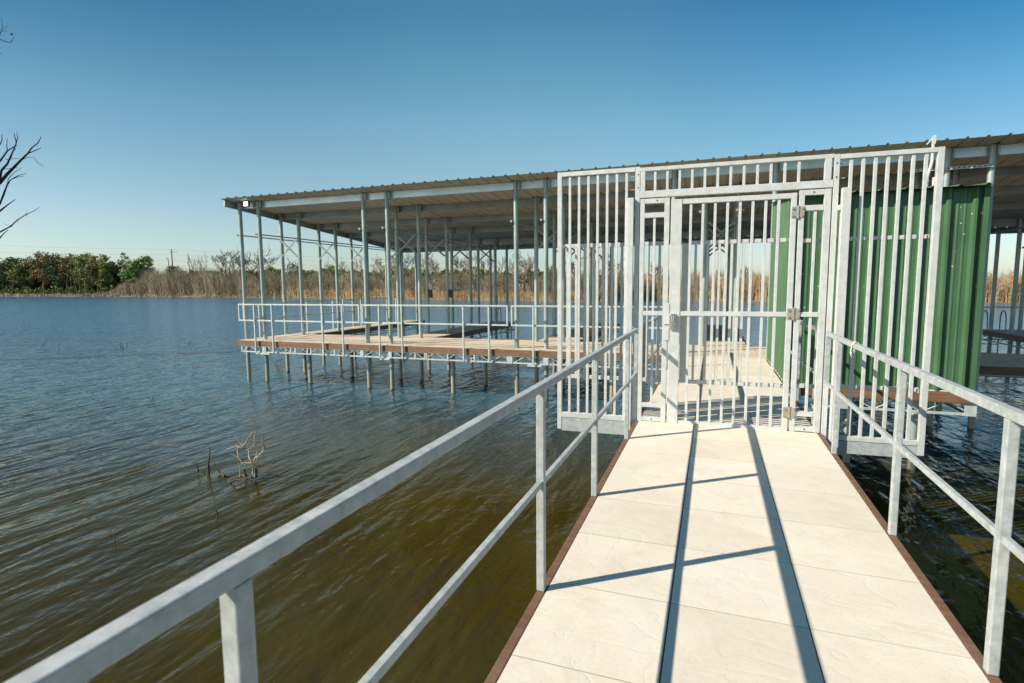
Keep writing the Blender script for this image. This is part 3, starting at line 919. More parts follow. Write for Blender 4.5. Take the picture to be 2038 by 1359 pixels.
wall('rear_wall', (SX1,SY1,0), (-1,0,0), (0,1,0), SX1-SX0, lambda y: shed_top(SY1)-0.012)
for x in (SX0, SX1):
    ct = MB()
    sx = -1 if x == SX0 else 1
    ct.box(min(x+sx*0.054,x-sx*0.012), max(x+sx*0.054,x-sx*0.012), SY0-0.058, SY0-0.0515, 0.004, shed_top(SY0)-0.014)
    xa_ = x+sx*0.0515
    ct.box(min(xa_,xa_+sx*0.006), max(xa_,xa_+sx*0.006), SY0-0.051, SY0+0.075, 0.004, shed_top(SY0)-0.014)
    ct.build('corner_trim', M['green'], shed, bevel=0.002)
MB().box(SX1+0.059, SX1+0.09, SY0-0.03, SY0+0.03, -0.3, shed_top(SY0)-0.02).build('downpipe_strip', M['beam'], shed)
sr = MB(); pr_ = []
x = SX0-0.10
while x < SX1+0.06:
    pr_ += [(x,0),(x+0.235,0),(x+0.262,0.030),(x+0.285,0.030)]
    x += 0.305
pr_ = [q for q in pr_ if q[0] < SX1+0.07]; pr_.append((SX1+0.075,0))
v = []
for lay in (0,-0.004):
    for y in (SY0-0.185, SY1+0.05):
        for a_, o in pr_: v.append((a_, y, shed_top(y)+o*(0.8)+lay))
n = len(pr_); f = []
for i in range(n-1):
    f.append((i,i+1,n+i+1,n+i)); f.append((2*n+i+1,2*n+i,3*n+i,3*n+i+1)); f.append((i,2*n+i,2*n+i+1,i+1))
sr._add(v, f); sr.build('shed_roof', M['green'], shed)
# service conduits between shed and dock roof
cd = empty('conduit_mast', (3.65,12.22,3.1), 'pale conduit mast with slanted hood rising past the roof edge', 'conduit')
MB().tube([(3.60,12.22,3.0),(3.60,12.22,3.42),(3.62,12.22,3.52),(3.65,12.22,3.64),(3.665,12.22,3.74),(3.665,12.22,4.03)], 0.028, 10).build('pipe', M['pvc'], cd)
MB().cyl((3.60,12.22,3.36), (3.60,12.22,3.42), 0.036, n=12).build('coupling', M['pvc'], cd)
MB().tube([(3.71,12.22,3.0),(3.71,12.22,3.44)], 0.026, 10).build('pipe', M['pvc'], cd)
hd = MB(); hd.box(3.638, 3.692, 12.192, 12.248, 4.03, 4.15)
hd._add([(3.638,12.192,4.151),(3.692,12.192,4.151),(3.692,12.248,4.151),(3.638,12.248,4.151),(3.660,12.196,4.178),(3.690,12.196,4.185),(3.690,12.244,4.185),(3.660,12.244,4.178)], [(3,2,1,0),(4,5,6,7),(0,1,5,4),(1,2,6,5),(2,3,7,6),(3,0,4,7)])
hd.bar((3.635,12.22,4.12),(3.56,12.22,4.03), 0.02, 0.02)
hd.build('hood', M['pvc'], cd)
uc = MB(); uc.box(3.46, 4.76, 12.700, 12.706, 3.64, 3.69); uc.box(3.46, 4.76, 12.7065, 12.735, 3.684, 3.69); uc.box(3.46, 4.76, 12.7065, 12.735, 3.64, 3.646)
uco = tag(uc.build('strut_channel', M['gate']), 'slotted metal strut bolted between the two posts right of the fence', 'strut')
sl_ = MB()
for i in range(16): sl_.box(3.49+i*0.08, 3.53+i*0.08, 12.697, 12.6995, 3.656, 3.674)
sl_.build('slot', M['black'], uco, local=True)


# ------------------------------------------------------------------ vegetation
def branch_tree(mb, base, height, r0, spread, seed, depth=4, lean=(0,0), n_main=4, sides=5, min_r=0.02, trunk_frac=0.35, twist=0.35):
    rg = random.Random(seed)
    def grow(p, d, L, r, lev):
        segs = 4 if lev < 2 else 3
        pts = [p.copy()]; rad = [r]
        cur = p.copy(); dd = d.copy()
        for i in range(segs):
            dd = (dd + Vector((rg.uniform(-1,1), rg.uniform(-1,1), rg.uniform(-0.5,0.9)))*twist*(0.5+0.25*lev)).normalized()
            cur = cur + dd*(L/segs)
            pts.append(cur.copy()); rad.append(max(min_r*0.5, r*(1-0.55*(i+1)/segs)))
        mb.tube(pts, rad, max(3, sides-lev), False)
        if lev >= depth: return
        k = n_main if lev == 0 else rg.choice((2,3,3))
        for j in range(k):
            t = rg.uniform(0.45, 1.0) if lev else rg.uniform(0.55, 1.0)
            idx = min(segs, max(1, int(round(t*segs))))
            ang = rg.uniform(0, 2*math.pi)
            out = Vector((math.cos(ang), math.sin(ang), rg.uniform(0.1,0.9)))
            nd = (dd*0.55 + out*spread).normalized()
            grow(pts[idx], nd, L*rg.uniform(0.55,0.85), max(min_r, rad[idx]*rg.uniform(0.55,0.8)), lev+1)
    grow(Vector(base), Vector((lean[0],lean[1],1)).normalized(), height*trunk_frac, r0, 0)

def ground_point(px, depth):
    """point on the bank at camera depth along image column px"""
    P = at_d(px, 585, depth)
    return Vector((P.x, P.y, ground_z(P.x, P.y-shore_y(P.x))-0.1))

def depth_behind(px, back):
    """camera depth where column px lies `back` metres behind the waterline"""
    lo, hi = 30.0, 900.0
    for _ in range(40):
        mid = (lo+hi)/2; P = at_d(px, 585, mid)
        if P.y-shore_y(P.x) < back: lo = mid
        else: hi = mid
    return (lo+hi)/2

# bare trees on the far bank: px, top y, back, half width px, bark, seed, lean, label
BARE = [
 (340,510, 3, 7,'bark_dark', 1,(0.0,0),'tall dark dead trunk with almost no branches at the waterline left of the dock'),
 (396,505, 9,14,'bark_grey', 2,(-0.25,0),'leaning bare tree left of the dock, thinner of two side by side'),
 (404,504, 9, 9,'bark_grey', 3,(0.05,0),'upright thin bare tree close beside a leaning one left of the dock'),
 (457,496, 4,30,'bark_grey', 4,(-0.05,0),'wide spreading bare tree just left of the first dock post'),
 (478,498, 7,18,'bark_dark', 5,(-0.1,0),'dark bare tree behind the first dock post'),
 (517,494, 4,32,'bark_dark', 6,(0.02,0),'big dark forked bare tree behind the second dock post'),
 (592,516, 5,24,'bark_dark', 7,(0.1,0),'crooked bare tree seen between the fourth and fifth dock posts'),
 (657,513, 9,14,'bark_grey', 8,(0,0),'thin grey bare tree standing far back in the brush behind the side railing'),
 (688,511, 8,12,'bark_grey', 9,(0,0),'slender bare tree just left of the second big post pair'),
 (717,512,10,10,'bark_pale',10,(0,0),'pale slender bare tree behind the left post of the second pair'),
 (774,507, 3,26,'bark_pale',11,(-0.15,0),'bleached bare tree with low fallen limb behind the second post pair'),
 (806,500, 5,18,'bark_grey',12,(0.1,0),'grey bare tree right of the second post pair with upswept limbs'),
 (858,504, 2,26,'bark_pale',13,(0.05,0),'stout bleached bare tree beside the black power boxes'),
 (912,508, 3,18,'bark_grey',14,(0,0),'upright bare tree just right of the black power boxes'),
 (945,496, 2,18,'bark_pale',15,(-0.05,0),'pale bare tree with a dense bunch of stems from the base'),
 (962,500, 4,16,'bark_dark',16,(0.15,0),'dark bare tree leaning right beside a pale many stemmed one'),
 (1003,509,5,14,'bark_grey',17,(-0.1,0),'small bare tree left of the third front post pair'),
 (1018,503,4,12,'bark_grey',18,(0.1,0),'bare tree touching the left post of the third front pair'),
 (1040,499,2,22,'bark_pale',19,(0.0,0),'pale bare tree between the posts of the third front pair'),
 (1056,503,4,14,'bark_grey',20,(-0.12,0),'thin bare tree left of the right post of the third front pair'),
 (1100,524,3,18,'bark_grey',21,(0.1,0),'low bare tree immediately left of the fence wing'),
 (1150,512,4,18,'bark_grey',22,(0,0),'bare tree seen between the bars at the left end of the fence wing'),
 (1195,505,3,20,'bark_dark',23,(0.15,0),'dark bare tree seen through the middle of the left fence wing'),
 (1236,508,4,16,'bark_pale',24,(-0.1,0),'pale bare tree seen through the bars beside the gate frame'),
 (1306,521,5,14,'bark_grey',25,(0,0),'small bare tree seen through the narrow panel left of the gate'),
 (1428,532,6, 8,'bark_grey',26,(0,0),'small bare sapling seen through the gate bars'),
 (1478,527,6, 8,'bark_grey',27,(0,0),'small bare sapling seen between gate and shed'),
]
for px, ty, back, hw, bk, seed, lean, lab in BARE:
    D = depth_behind(px, back); P = ground_point(px, D)
    top = at_d(px, ty, D).z; Hh = top-P.z
    w = hw*D/F_PX
    t_ = empty('bare_tree', P, lab, 'tree', 'bare trees on the far bank')
    thick = 0.20+0.030*Hh if bk != 'bark_pale' else 0.24+0.032*Hh
    mbt = MB()
    if seed == 1:
        mbt.tube([P, P+Vector((0.1,0,Hh*0.5)), P+Vector((-0.1,0,Hh*0.97))], [0.32,0.24,0.06], 6)
        mbt.build('trunk', M[bk], t_)
        mbb = MB()
        for k in range(9):
            z = Hh*rnd.uniform(0.45,0.95); s = rnd.choice((-1,1))
            mbb.tube([P+Vector((0,0,z)), P+Vector((s*rnd.uniform(0.5,1.3),rnd.uniform(-.5,.5),z+rnd.uniform(0.2,0.9)))], [0.08,0.03], 4)
        mbb.build('branches', M[bk], t_); continue
    forks = 3 if hw > 20 else 2
    tp = P+Vector((lean[0]*Hh*0.25, 0, Hh*0.18))
    mbt.tube([P-Vector((0,0,0.3)), P+(tp-P)*0.5+Vector((rnd.uniform(-.15,.15),0,0)), tp], [thick*1.25,thick,thick*0.9], 7, False)
    mbt.build('trunk', M[bk], t_)
    # normalise branches into the wanted height and width
    mbb = MB()
    for k in range(forks):
        a = 2*math.pi*(k+rnd.random()*0.6)/forks
        branch_tree(mbb, tp, Hh*0.9, thick*rnd.uniform(0.6,0.85), 0.85, seed*31+k, 4, (math.cos(a)*0.45+lean[0], math.sin(a)*0.45), 3, 5, 0.07, 0.42, 0.30)
    va = np.array(mbb.v); c = np.array(tp)
    rel = va-c
    zmax = np.percentile(rel[:,2], 99.7); xm = np.percentile(np.abs(rel[:,0]), 96)
    rel[:,2] *= (top-tp.z)/max(zmax,0.1)
    sxy = min(1.4, max(0.35, w/max(xm,0.1)))
    rel[:,0] *= sxy; rel[:,1] *= sxy
    lowz = rel[:,2] < -Hh*0.1
    rel[lowz,2] = -Hh*0.1
    mbb.v = [tuple(q) for q in (rel+c)]
    mbb.build('branches', M[bk], t_)

# leafy trees at the left
def leaf_crown(name, mat, parent, center, rx, ry, rz, nclump, per, size, seed, trunkgap=0.0):
    rg = np.random.default_rng(seed)
    cl = rg.normal(size=(nclump,3)); cl /= np.linalg.norm(cl, axis=1)[:,None]
    cl *= (rg.random((nclump,1))**0.45)
    cl[:,2] = cl[:,2]*0.95
    cc = cl*np.array([rx,ry,rz])*0.86
    cr = (0.16+0.22*rg.random(nclump))*min(rx,rz)
    cc += rg.normal(size=cc.shape)*np.array([rx,ry,rz])*0.10
    tone = np.clip(0.5+0.32*rg.normal(size=nclump)*0.6+0.35*cl[:,2]*0.5, 0, 1)
    n = nclump*per
    idx = np.repeat(np.arange(nclump), per)
    off = rg.normal(size=(n,3)); off /= np.linalg.norm(off, axis=1)[:,None]
    off *= (rg.random((n,1))**0.4)*cr[idx][:,None]
    P = cc[idx]+off*np.array([1.15,1.15,0.8])
    s = size*(0.6+0.9*rg.random(n))
    A = rg.normal(size=(n,3)); A /= np.linalg.norm(A, axis=1)[:,None]
    B = np.cross(A, rg.normal(size=(n,3))); B /= np.linalg.norm(B, axis=1)[:,None]
    A *= s[:,None]; B *= (s*0.6)[:,None]
    V = np.empty((n,4,3)); V[:,0] = P-A*0.5; V[:,1] = P+B*0.5; V[:,2] = P+A*0.5; V[:,3] = P-B*0.5
    V = V.reshape(-1,3)+np.array(center)
    F = np.arange(n*4).reshape(n,4)
    tn = np.clip(tone[idx]+0.18*rg.normal(size=n), 0, 1)
    return np_mesh(name, V, F, mat, parent, colors=tn)

LEAFY = [  # px, half width px, top y, crown bottom y, back, colour, trunk pale?, label
 (-14,20,503,560,10,'olive',0,'olive leafy tree at the very left edge of the far shore'),
 (25,17,506,566,8,'dark',1,'dark grey green tree near the left edge of the far shore'),
 (52,17,511,562,10,'yellow',0,'yellowish tree with a rounded top, third tree from the left on the far shore'),
 (72,13,507,568,14,'dark',0,'dark evergreen filling the gap between a yellowish and a rusty tree'),
 (88,15,499,552,9,'orange',1,'rusty leaved tree on the far shore with pale lower trunk'),
 (113,19,497,556,12,'brown',0,'tallest brownish tree on the far shore with broken crown'),
 (125,15,512,566,8,'dark',0,'dark green tree below the tallest brownish tree'),
 (143,14,505,552,9,'orange',1,'rust topped tree above two crossing pale trunks'),
 (172,17,501,560,10,'yellow',1,'broad yellow green tree behind a leaning pale trunk'),
 (196,15,503,556,8,'brown',1,'brown and orange tree in the middle of the leafy stand'),
 (219,13,506,565,9,'yellow',0,'bright yellow green tree near the right end of the leafy stand'),
 (238,11,514,572,12,'dark',0,'small dark evergreen at the right end of the leafy stand'),
 (256,13,503,552,9,'pale',1,'thin crowned pale tree standing apart right of the leafy stand'),
 (287,15,507,550,11,'bright',0,'bright green tree rising above the brown brush'),
 (267,10,522,566,6,'bright',0,'low bright green tree at the left end of the brown brush'),
 (352,13,527,560,22,'olive',0,'round olive bush top showing behind the dead trunk'),
 (430,14,533,560,30,'olive',0,'low green crown behind the brush left of the wide bare tree'),
]
for i, (px, hw, ty, by, back, colr, pale, lab) in enumerate(LEAFY):
    D = depth_behind(px, back); P = ground_point(px, D)
    zt = at_d(px, ty, D).z; zb = at_d(px, by, D).z
    rx = hw*D/F_PX*1.6; zb -= 3.0; rz = (zt-zb)/2
    t_ = empty('leafy_tree', P, lab, 'tree', 'leafy trees on the far shore')
    mbt = MB(); cz = (zt+zb)/2
    mbt.tube([P-Vector((0,0,0.3)), P+Vector((rnd.uniform(-.4,.4),0,(cz-P.z)*0.6)), Vector((P.x+rnd.uniform(-.6,.6),P.y,cz))], [0.26,0.2,0.12], 6, False)
    for k in range(5):
        a = rnd.uniform(0,6.28); q = Vector((P.x,P.y,P.z+(cz-P.z)*rnd.uniform(0.6,0.95)))
        mbt.tube([q, q+Vector((math.cos(a)*rx*0.6,math.sin(a)*rx*0.6,rz*rnd.uniform(0.2,0.8)))], [0.1,0.03], 4, False)
    mbt.build('trunk', M['bark_pale' if pale else 'bark_dark'], t_)
    dens = 26 if colr == 'pale' else 64
    leaf_crown('crown', FOL[colr], t_, (P.x,P.y,cz), rx, rx*0.9, rz*1.04, dens, 60, 0.62, 100+i)
# leaning pale trunks in front of the stand
for px0, px1, ty, lab in ((155,139,528,'pale trunk leaning left in front of the leafy stand'),(160,154,528,'straight pale trunk beside a leaning one at the shore'),(131,135,533,'thin grey trunk left of the leaning pale trunk'),(202,198,540,'pale curved trunk right of the leafy stand middle'),(22,29,545,'thin pale trunk low at the left edge of the shore'),(169,169,537,'short pale trunk between the leaning trunk and the brown tree')):
    D = depth_behind(px0, 2.5); P = ground_point(px0, D); Q = at_d(px1, ty, D)
    o_ = MB().tube([P-Vector((0,0,0.3)), P+(Q-P)*0.5+Vector((0.15,0,0)), Q], [0.17,0.13,0.06], 6).build('tree_trunk', M['bark_grey'])
    tag(o_, lab, 'trunk', 'bare trunks at the leafy shore')

# dark understorey of the leafy wood, far wood line: uncountable
def leaf_mass(name, mat, px0, px1, back0, back1, n, zf, size, seed, label, cat):
    rg = np.random.default_rng(seed); P = np.empty((n,3))
    cache = {}
    for i in range(n):
        px = rg.uniform(px0, px1); bk = rg.uniform(back0, back1)
        key = (int(px/6), int(bk/3))
        if key not in cache: cache[key] = depth_behind(px, bk)
        q = at_d(px, 585, cache[key])
        z0, z1 = zf(px, cache[key])
        g = ground_z(q.x, q.y-shore_y(q.x))
        z0 = max(z0, g)
        P[i] = (q.x, q.y, z0+(z1-z0)*rg.random()**0.8)
    s = size*(0.6+0.8*rg.random(n))
    A = rg.normal(size=(n,3)); A /= np.linalg.norm(A, axis=1)[:,None]
    B = np.cross(A, rg.normal(size=(n,3))); B /= np.linalg.norm(B, axis=1)[:,None]
    A *= s[:,None]; B *= (s*0.6)[:,None]
    V = np.stack([P-A*0.5, P+B*0.5, P+A*0.5, P-B*0.5], 1).reshape(-1,3)
    o = np_mesh(name, V, np.arange(n*4).reshape(n,4), mat, colors=rg.random(n))
    return tag(o, label, cat, kind='stuff')
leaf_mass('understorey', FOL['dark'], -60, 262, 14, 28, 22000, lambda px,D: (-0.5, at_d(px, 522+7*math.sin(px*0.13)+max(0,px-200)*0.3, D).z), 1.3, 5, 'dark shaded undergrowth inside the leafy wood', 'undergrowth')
leaf_mass('shore_shrubs', FOL['olive'], -60, 262, 3.5, 8, 2600, lambda px,D: (-0.9, at_d(px, 573+4*math.sin(px*0.21)+3*math.sin(px*.5), D).z), 0.6, 6, 'low green shrubs along the left shoreline', 'shrubs')
def farline(px, D):
    y = 538+3.5*math.sin(px*0.045)+2.5*math.sin(px*0.11+1)+2*math.sin(px*0.31)
    y += max(0, (px-900))*0.03
    if px < 520: y += 4
    return (at_d(px, 566, D).z, at_d(px, y, D).z)
leaf_mass('distant_wood', FOL['olive'], 380, 1130, 60, 120, 26000, farline, 1.3, 8, 'distant line of green woodland behind the brown brush', 'woodland')

# brown brush and tan reeds: uncountable
def thicket(name, mat, n, px_rng, back_rng, hf, rpx, seed, label, cat, nb=4, leanv=0.12, tone_f=None):
    rg = np.random.default_rng(seed)
    px = rg.uniform(px_rng[0], px_rng[1], n); bk = back_rng[0]+(back_rng[1]-back_rng[0])*rg.random(n)**1.5
    grid = np.arange(px_rng[0], px_rng[1]+13, 12.0); bks = np.array([back_rng[0], (back_rng[0]+back_rng[1])/2, back_rng[1]])
    Dg = np.array([[depth_behind(g, b) for b in bks] for g in grid])
    gi = np.clip(((px-grid[0])/12).astype(int), 0, len(grid)-2); gt = (px-grid[gi])/12
    def interp_b(row):
        return np.array([np.interp(b, bks, Dg[r]) for r, b in zip(row, bk)])
    D = interp_b(gi)*(1-gt)+interp_b(gi+1)*gt
    rx = np.array([tuple(ray(p, 585)) for p in px]); P = np.array([0,0,CAM_H])+rx*D[:,None]
    P[:,2] = np.array([ground_z(x, y-shore_y(x)) for x, y in P[:,:2]])-0.1
    H = np.array([hf(p) for p in px])*(0.40+0.68*rg.random(n)**1.1)*(1+0.10*np.sin(px*0.11)+0.08*np.sin(px*0.37+1))
    rad = rpx*D/F_PX*(0.6+0.8*rg.random(n))
    T = P+np.stack([rg.normal(size=n)*leanv*H, rg.normal(size=n)*leanv*H, H], 1)
    tone = np.clip(rg.normal(0.5, 0.22, n)+0.16*np.sin(px*0.21+bk*0.6)+0.14*np.sin(px*0.067-bk*0.3)+0.08*np.sin(px*0.83), 0, 1)
    Vs = []; Fs = []; Cs = []; base = 0
    # stems: three sided cones
    ang = rg.random(n)*6.28
    ring = [P+np.stack([np.cos(ang+k*2.094)*rad, np.sin(ang+k*2.094)*rad, np.zeros(n)], 1) for k in range(3)]
    V = np.stack(ring+[T], 1).reshape(-1,3); b4 = np.arange(n)*4
    for k in range(3): Fs.append(np.stack([b4+k, b4+(k+1)%3, b4+3], 1)); Cs.append(tone)
    Vs.append(V); base = len(V)
    for j in range(nb):
        t = rg.uniform(0.2, 0.9, n)
        Q = P+(T-P)*t[:,None]
        L = H*rg.uniform(0.15, 0.42, n)
        dr = np.stack([rg.normal(size=n), rg.normal(size=n), 0.5+rg.random(n)*1.2], 1); dr /= np.linalg.norm(dr, axis=1)[:,None]
        E = Q+dr*L[:,None]
        r2 = rad*0.6
        sd = np.cross(dr, rg.normal(size=(n,3))); sd /= np.linalg.norm(sd, axis=1)[:,None]; sd *= r2[:,None]
        V = np.stack([Q-sd, Q+sd, E], 1).reshape(-1,3); b3 = base+np.arange(n)*3
        Fs.append(np.stack([b3, b3+1, b3+2], 1)); Cs.append(np.clip(tone+rg.normal(0,0.15,n),0,1)); Vs.append(V); base += len(V)
    o = np_mesh(name, np.concatenate(Vs), np.concatenate(Fs), mat, colors=np.concatenate(Cs))
    return tag(o, label, cat, kind='stuff')
def brush_h(px):
    return float(np.interp(px, [190,225,240,262,285,315,450,600,800,950,1100,1300,1480,1560,1900,2150], [0.8,2.2,3.6,5.6,7.6,8.8,7.4,6.2,5.0,4.6,4.3,4.4,4.2,3.8,3.5,3.5]))
thicket('brush', M['brush'], 36000, (190,1240), (1.5,18), brush_h, 0.36, 21, 'dense leafless brown brush covering the far bank', 'brush', 5)
thicket('reeds', M['reed'], 12000, (560,1240), (0.2,5), lambda p: brush_h(p)*0.42, 0.5, 22, 'tan reeds along the waterline under the brown brush', 'reeds', 3, 0.10)
thicket('reed_bed', M['reed'], 18000, (1180,2140), (0.2,14), lambda p: brush_h(p)*0.98, 0.6, 23, 'tall tan reed bed seen through the gate and right of the shed', 'reeds', 4, 0.08)
thicket('shore_grass', M['brush'], 2600, (-60,560), (0.1,3), lambda p: 0.9+0.5*math.sin(p*0.1)**2, 0.8, 24, 'dry grass fringe along the left waterline', 'grass', 2, 0.25)

# power pole and lines
D = 330.0
pb = at_d(345.5, 560, D); pt = at_d(345.5, 496, D)
pole = empty('power_pole', (pb.x,pb.y,0), 'thin grey power pole standing above the brush left of the dock', 'power pole')
MB().tube([(pb.x,pb.y,0),(pb.x,pb.y,pt.z)], [0.42,0.26], 8).build('mast', M['bark_grey'], pole)
ar = MB()
for yy, w in ((501.5,8),(511,0)):
    q = at_d(345.5, yy, D)
    if w:
        e0 = at_d(345.5-w, yy, D); e1 = at_d(345.5+w, yy, D); ar.bar(e0, e1, 0.18, 0.2)
ar.build('crossarm', M['bark_grey'], pole)
pl = empty('power_lines', (pb.x,pb.y,pt.z), 'three thin power lines crossing the sky above the left tree line', 'power line')
for yl, yp, yr in ((470,496.5,524),(486,507,527),(500,518,533)):
    pts = []
    for px in np.linspace(-380, 345, 14):
        t = (px+380)/725.0
        pts.append(at_d(px, yl+(yp-yl)*t+5*math.sin(math.pi*t), D*(0.93+0.07*t)))
    for px in np.linspace(345, 980, 12)[1:]:
        t = (px-345)/635.0
        pts.append(at_d(px, yp+(yr-yp)*t+3*math.sin(math.pi*t), D*(1+0.25*t)))
    MB().tube(pts, 0.028, 4).build('wire', M['bark_grey'], pl)

# ------------------------------------------------------------------ near dead tree at the left edge of the frame
D = 21.0
nb_ = at_d(-190, 700, D); nb_.z = -1.9
ndt = empty('dead_tree', nb_, 'dark leafless tree reaching in from the left edge of the frame', 'tree')
def trace(mb, pts, r0, r1, depth, dj, n=6):
    k = len(pts); P = []
    for i, (x, y) in enumerate(pts):
        t = i/(k-1)
        P.append(at_d(x, y, depth+dj*t))
    mb.tube(P, [(r0+(r1-r0)*i/(k-1))*(0.62 if r0 < 0.2 else 1) for i in range(k)], n)
tk = MB()
trace(tk, [(-190,790),(-178,640),(-160,560),(-150,490),(-140,400),(-120,280),(-90,160)], 0.30, 0.09, D, 0)
tk.build('trunk', M['bark_near'], ndt)
bz = MB()
S = 326/120.0
tr_ = lambda pts: [(x/S, y/S) for x, y in pts]
for pts, r0, r1, dj in (
  ([(-430,1290),(-180,1130),(0,985),(40,940),(75,905),(110,868),(150,830),(170,800),(205,772),(222,740)], 0.13, 0.016, 1.0),
  ([(150,830),(185,815),(222,800)], 0.035, 0.016, 0.2),
  ([(-60,1040),(0,960),(8,920),(40,885),(60,840),(78,800),(88,770),(76,720)], 0.09, 0.018, -0.8),
  ([(88,770),(96,745),(90,712)], 0.03, 0.012, 0.1),
  ([(-200,1010),(-60,920),(0,870),(40,815),(72,795),(92,785)], 0.08, 0.018, 0.6),
  ([(40,815),(36,780),(40,748)], 0.03, 0.014, 0.1),
  ([(-240,1010),(-70,860),(0,780),(12,755),(9,727)], 0.05, 0.016, -0.5),
  ([(-300,1300),(-60,1160),(0,1100),(20,1050),(40,995),(60,970),(95,950),(142,937)], 0.08, 0.014, 0.8),
  ([(40,995),(45,965),(80,930),(120,905)], 0.03, 0.010, 0.3),
  ([(60,970),(100,955),(130,952)], 0.025, 0.010, 0.1),
  ([(-360,1360),(-120,1215),(0,1140),(40,1108),(82,1078)], 0.09, 0.02, 0.5),
  ([(-300,1430),(-100,1310),(0,1254),(60,1222),(90,1192),(140,1160),(180,1142),(214,1120)], 0.06, 0.012, 1.2),
  ([(-200,1420),(-60,1330),(0,1285),(20,1262),(45,1242)], 0.06, 0.018, 0.4),
  ([(110,868),(150,850),(180,850),(200,875),(235,905)], 0.018, 0.007, 0.2),
  ([(180,850),(210,885),(240,890)], 0.010, 0.006, 0.1),
  ([(30,862),(70,858),(110,856)], 0.018, 0.008, 0.1),
  ([(10,915),(60,910),(100,906)], 0.02, 0.009, 0.1),
  ([(-330,420),(-120,300),(-20,240),(0,212),(30,225),(58,228),(74,205),(70,185)], 0.05, 0.006, 0.3),
  ([(-160,330),(-40,230),(0,182),(14,150),(10,110),(4,92)], 0.03, 0.006, -0.2),
  ([(14,165),(30,150),(45,132)], 0.010, 0.005, 0.1),
  ([(10,168),(28,170),(44,165)], 0.009, 0.005, 0.1),
  ([(-200,420),(-60,330),(6,286)], 0.03, 0.012, 0.1),
  ([(140,1160),(146,1148),(142,1135)], 0.010, 0.006, 0.0),
  ([(60,1222),(30,1215),(22,1200)], 0.010, 0.006, 0.0),
):
    trace(bz, tr_(pts), r0, r1, D, dj, 6)
# knobbly short spurs
for k in range(46):
    x, y = rnd.choice([(75,905),(40,940),(110,868),(150,830),(8,920),(60,840),(78,800),(20,1050),(40,995),(40,1108),(90,1192),(140,1160),(60,1222),(170,800),(205,772),(72,795),(40,815)])
    x += rnd.uniform(-8,8); y += rnd.uniform(-6,6); a = rnd.uniform(0,6.28); L = rnd.uniform(6,16)
    trace(bz, tr_([(x,y),(x+math.cos(a)*L,y+math.sin(a)*L)]), 0.012, 0.006, D, 0.05, 4)
# rest of the crown, outside the frame
for k in range(5):
    q = at_d(-170-20*k, 560-90*k, D)
    branch_tree(bz, q, 6.5, 0.09, 0.8, 900+k, 3, (-0.9, 0.4*(k-2)), 3, 5, 0.012, 0.4)
bz.build('branches', M['bark_near'], ndt)
lf_ = MB(); q = at_d(22.5, 67.8, D+0.3)
lf_._add([q+Vector((-0.06,0,-0.02)), q+Vector((0,0.02,-0.05)), q+Vector((0.07,0,0.01)), q+Vector((0.0,-0.02,0.06))], [(0,1,2,3)])
lf_._add([q+Vector((-0.03,0.03,0.03)), q+Vector((0.03,0.03,-0.02)), q+Vector((0.05,0.05,0.04)), q+Vector((0.0,0.04,0.07))], [(0,1,2,3)])
lf_.build('withered_leaf', M['bark_near'], ndt)

# ------------------------------------------------------------------ dead shrub, stumps and sticks in the water
S5 = 4.53
def pz(pts, y): return [at_y(260+x/S5, 820+yy/S5, y) for x, yy in pts]
def poly(mb, pts, y, r0, r1, dy=0.0, n=6):
    P = pz(pts, y); k = len(P)
    for i, p in enumerate(P): p.y += dy*math.sin(i*1.9)
    mb.tube(P, [r0+(r1-r0)*i/(k-1) for i in range(k)], n)
SY = 6.08
sh = empty('dead_shrub', at_z(505,955,WATER_Z), 'bleached dead shrub with upright twigs standing in the shallow water', 'shrub')
tw = MB()
for pts, r0, r1, dy in (
  ([(1120,580),(1118,500),(1115,460),(1080,400),(1040,345),(1000,318),(975,315)], 0.017, 0.007, 0.05),
  ([(1000,318),(1030,270),(1075,215),(1115,170)], 0.008, 0.005, 0.03),
  ([(1118,440),(1125,360),(1130,280),(1125,220),(1115,175)], 0.009, 0.005, 0.04),
  ([(1118,470),(1140,410),(1180,360),(1200,310),(1205,280),(1190,230)], 0.009, 0.005, -0.05),
  ([(1180,360),(1190,320),(1192,270),(1190,225)], 0.006, 0.004, 0.02),
  ([(1135,565),(1140,500),(1150,440),(1165,380)], 0.010, 0.004, 0.06),
  ([(1115,462),(1060,462),(1000,455)], 0.007, 0.005, 0.03),
  ([(1020,580),(1015,480),(995,410),(975,350),(950,310),(945,285)], 0.011, 0.005, 0.05),
  ([(1000,300),(970,270),(955,230),(948,195)], 0.006, 0.003, 0.02),
  ([(1000,290),(1000,240),(995,200)], 0.006, 0.003, 0.03),
  ([(985,320),(940,310),(880,330),(856,360),(856,380)], 0.006, 0.003, 0.04),
  ([(995,440),(950,405),(905,370)], 0.005, 0.003, 0.02),
  ([(1060,335),(1090,305),(1125,280)], 0.005, 0.003, 0.02),
  ([(985,590),(980,520),(975,440)], 0.008, 0.003, 0.02),
  ([(1100,560),(1095,530),(1105,505)], 0.014, 0.008, 0.02),
):
    poly(tw, pts, SY, r0, r1, dy)
tw.build('twigs', M['twig'], sh)
ms_ = MB()
poly(ms_, [(1130,590),(1128,540),(1125,500)], SY, 0.022, 0.012)
poly(ms_, [(1045,600),(1030,560),(1018,510)], SY, 0.030, 0.012)
poly(ms_, [(1090,590),(1060,590),(1030,575)], SY, 0.016, 0.012)
ms_.build('stump', M['moss_wood'], sh)
def drift(name, label, cat, group, items, mat='moss_wood'):
    mbd = MB()
    for pts, y, r0, r1 in items: poly(mbd, pts, y, r0, r1, 0.01)
    return tag(mbd.build(name, M[mat]), label, cat, group)
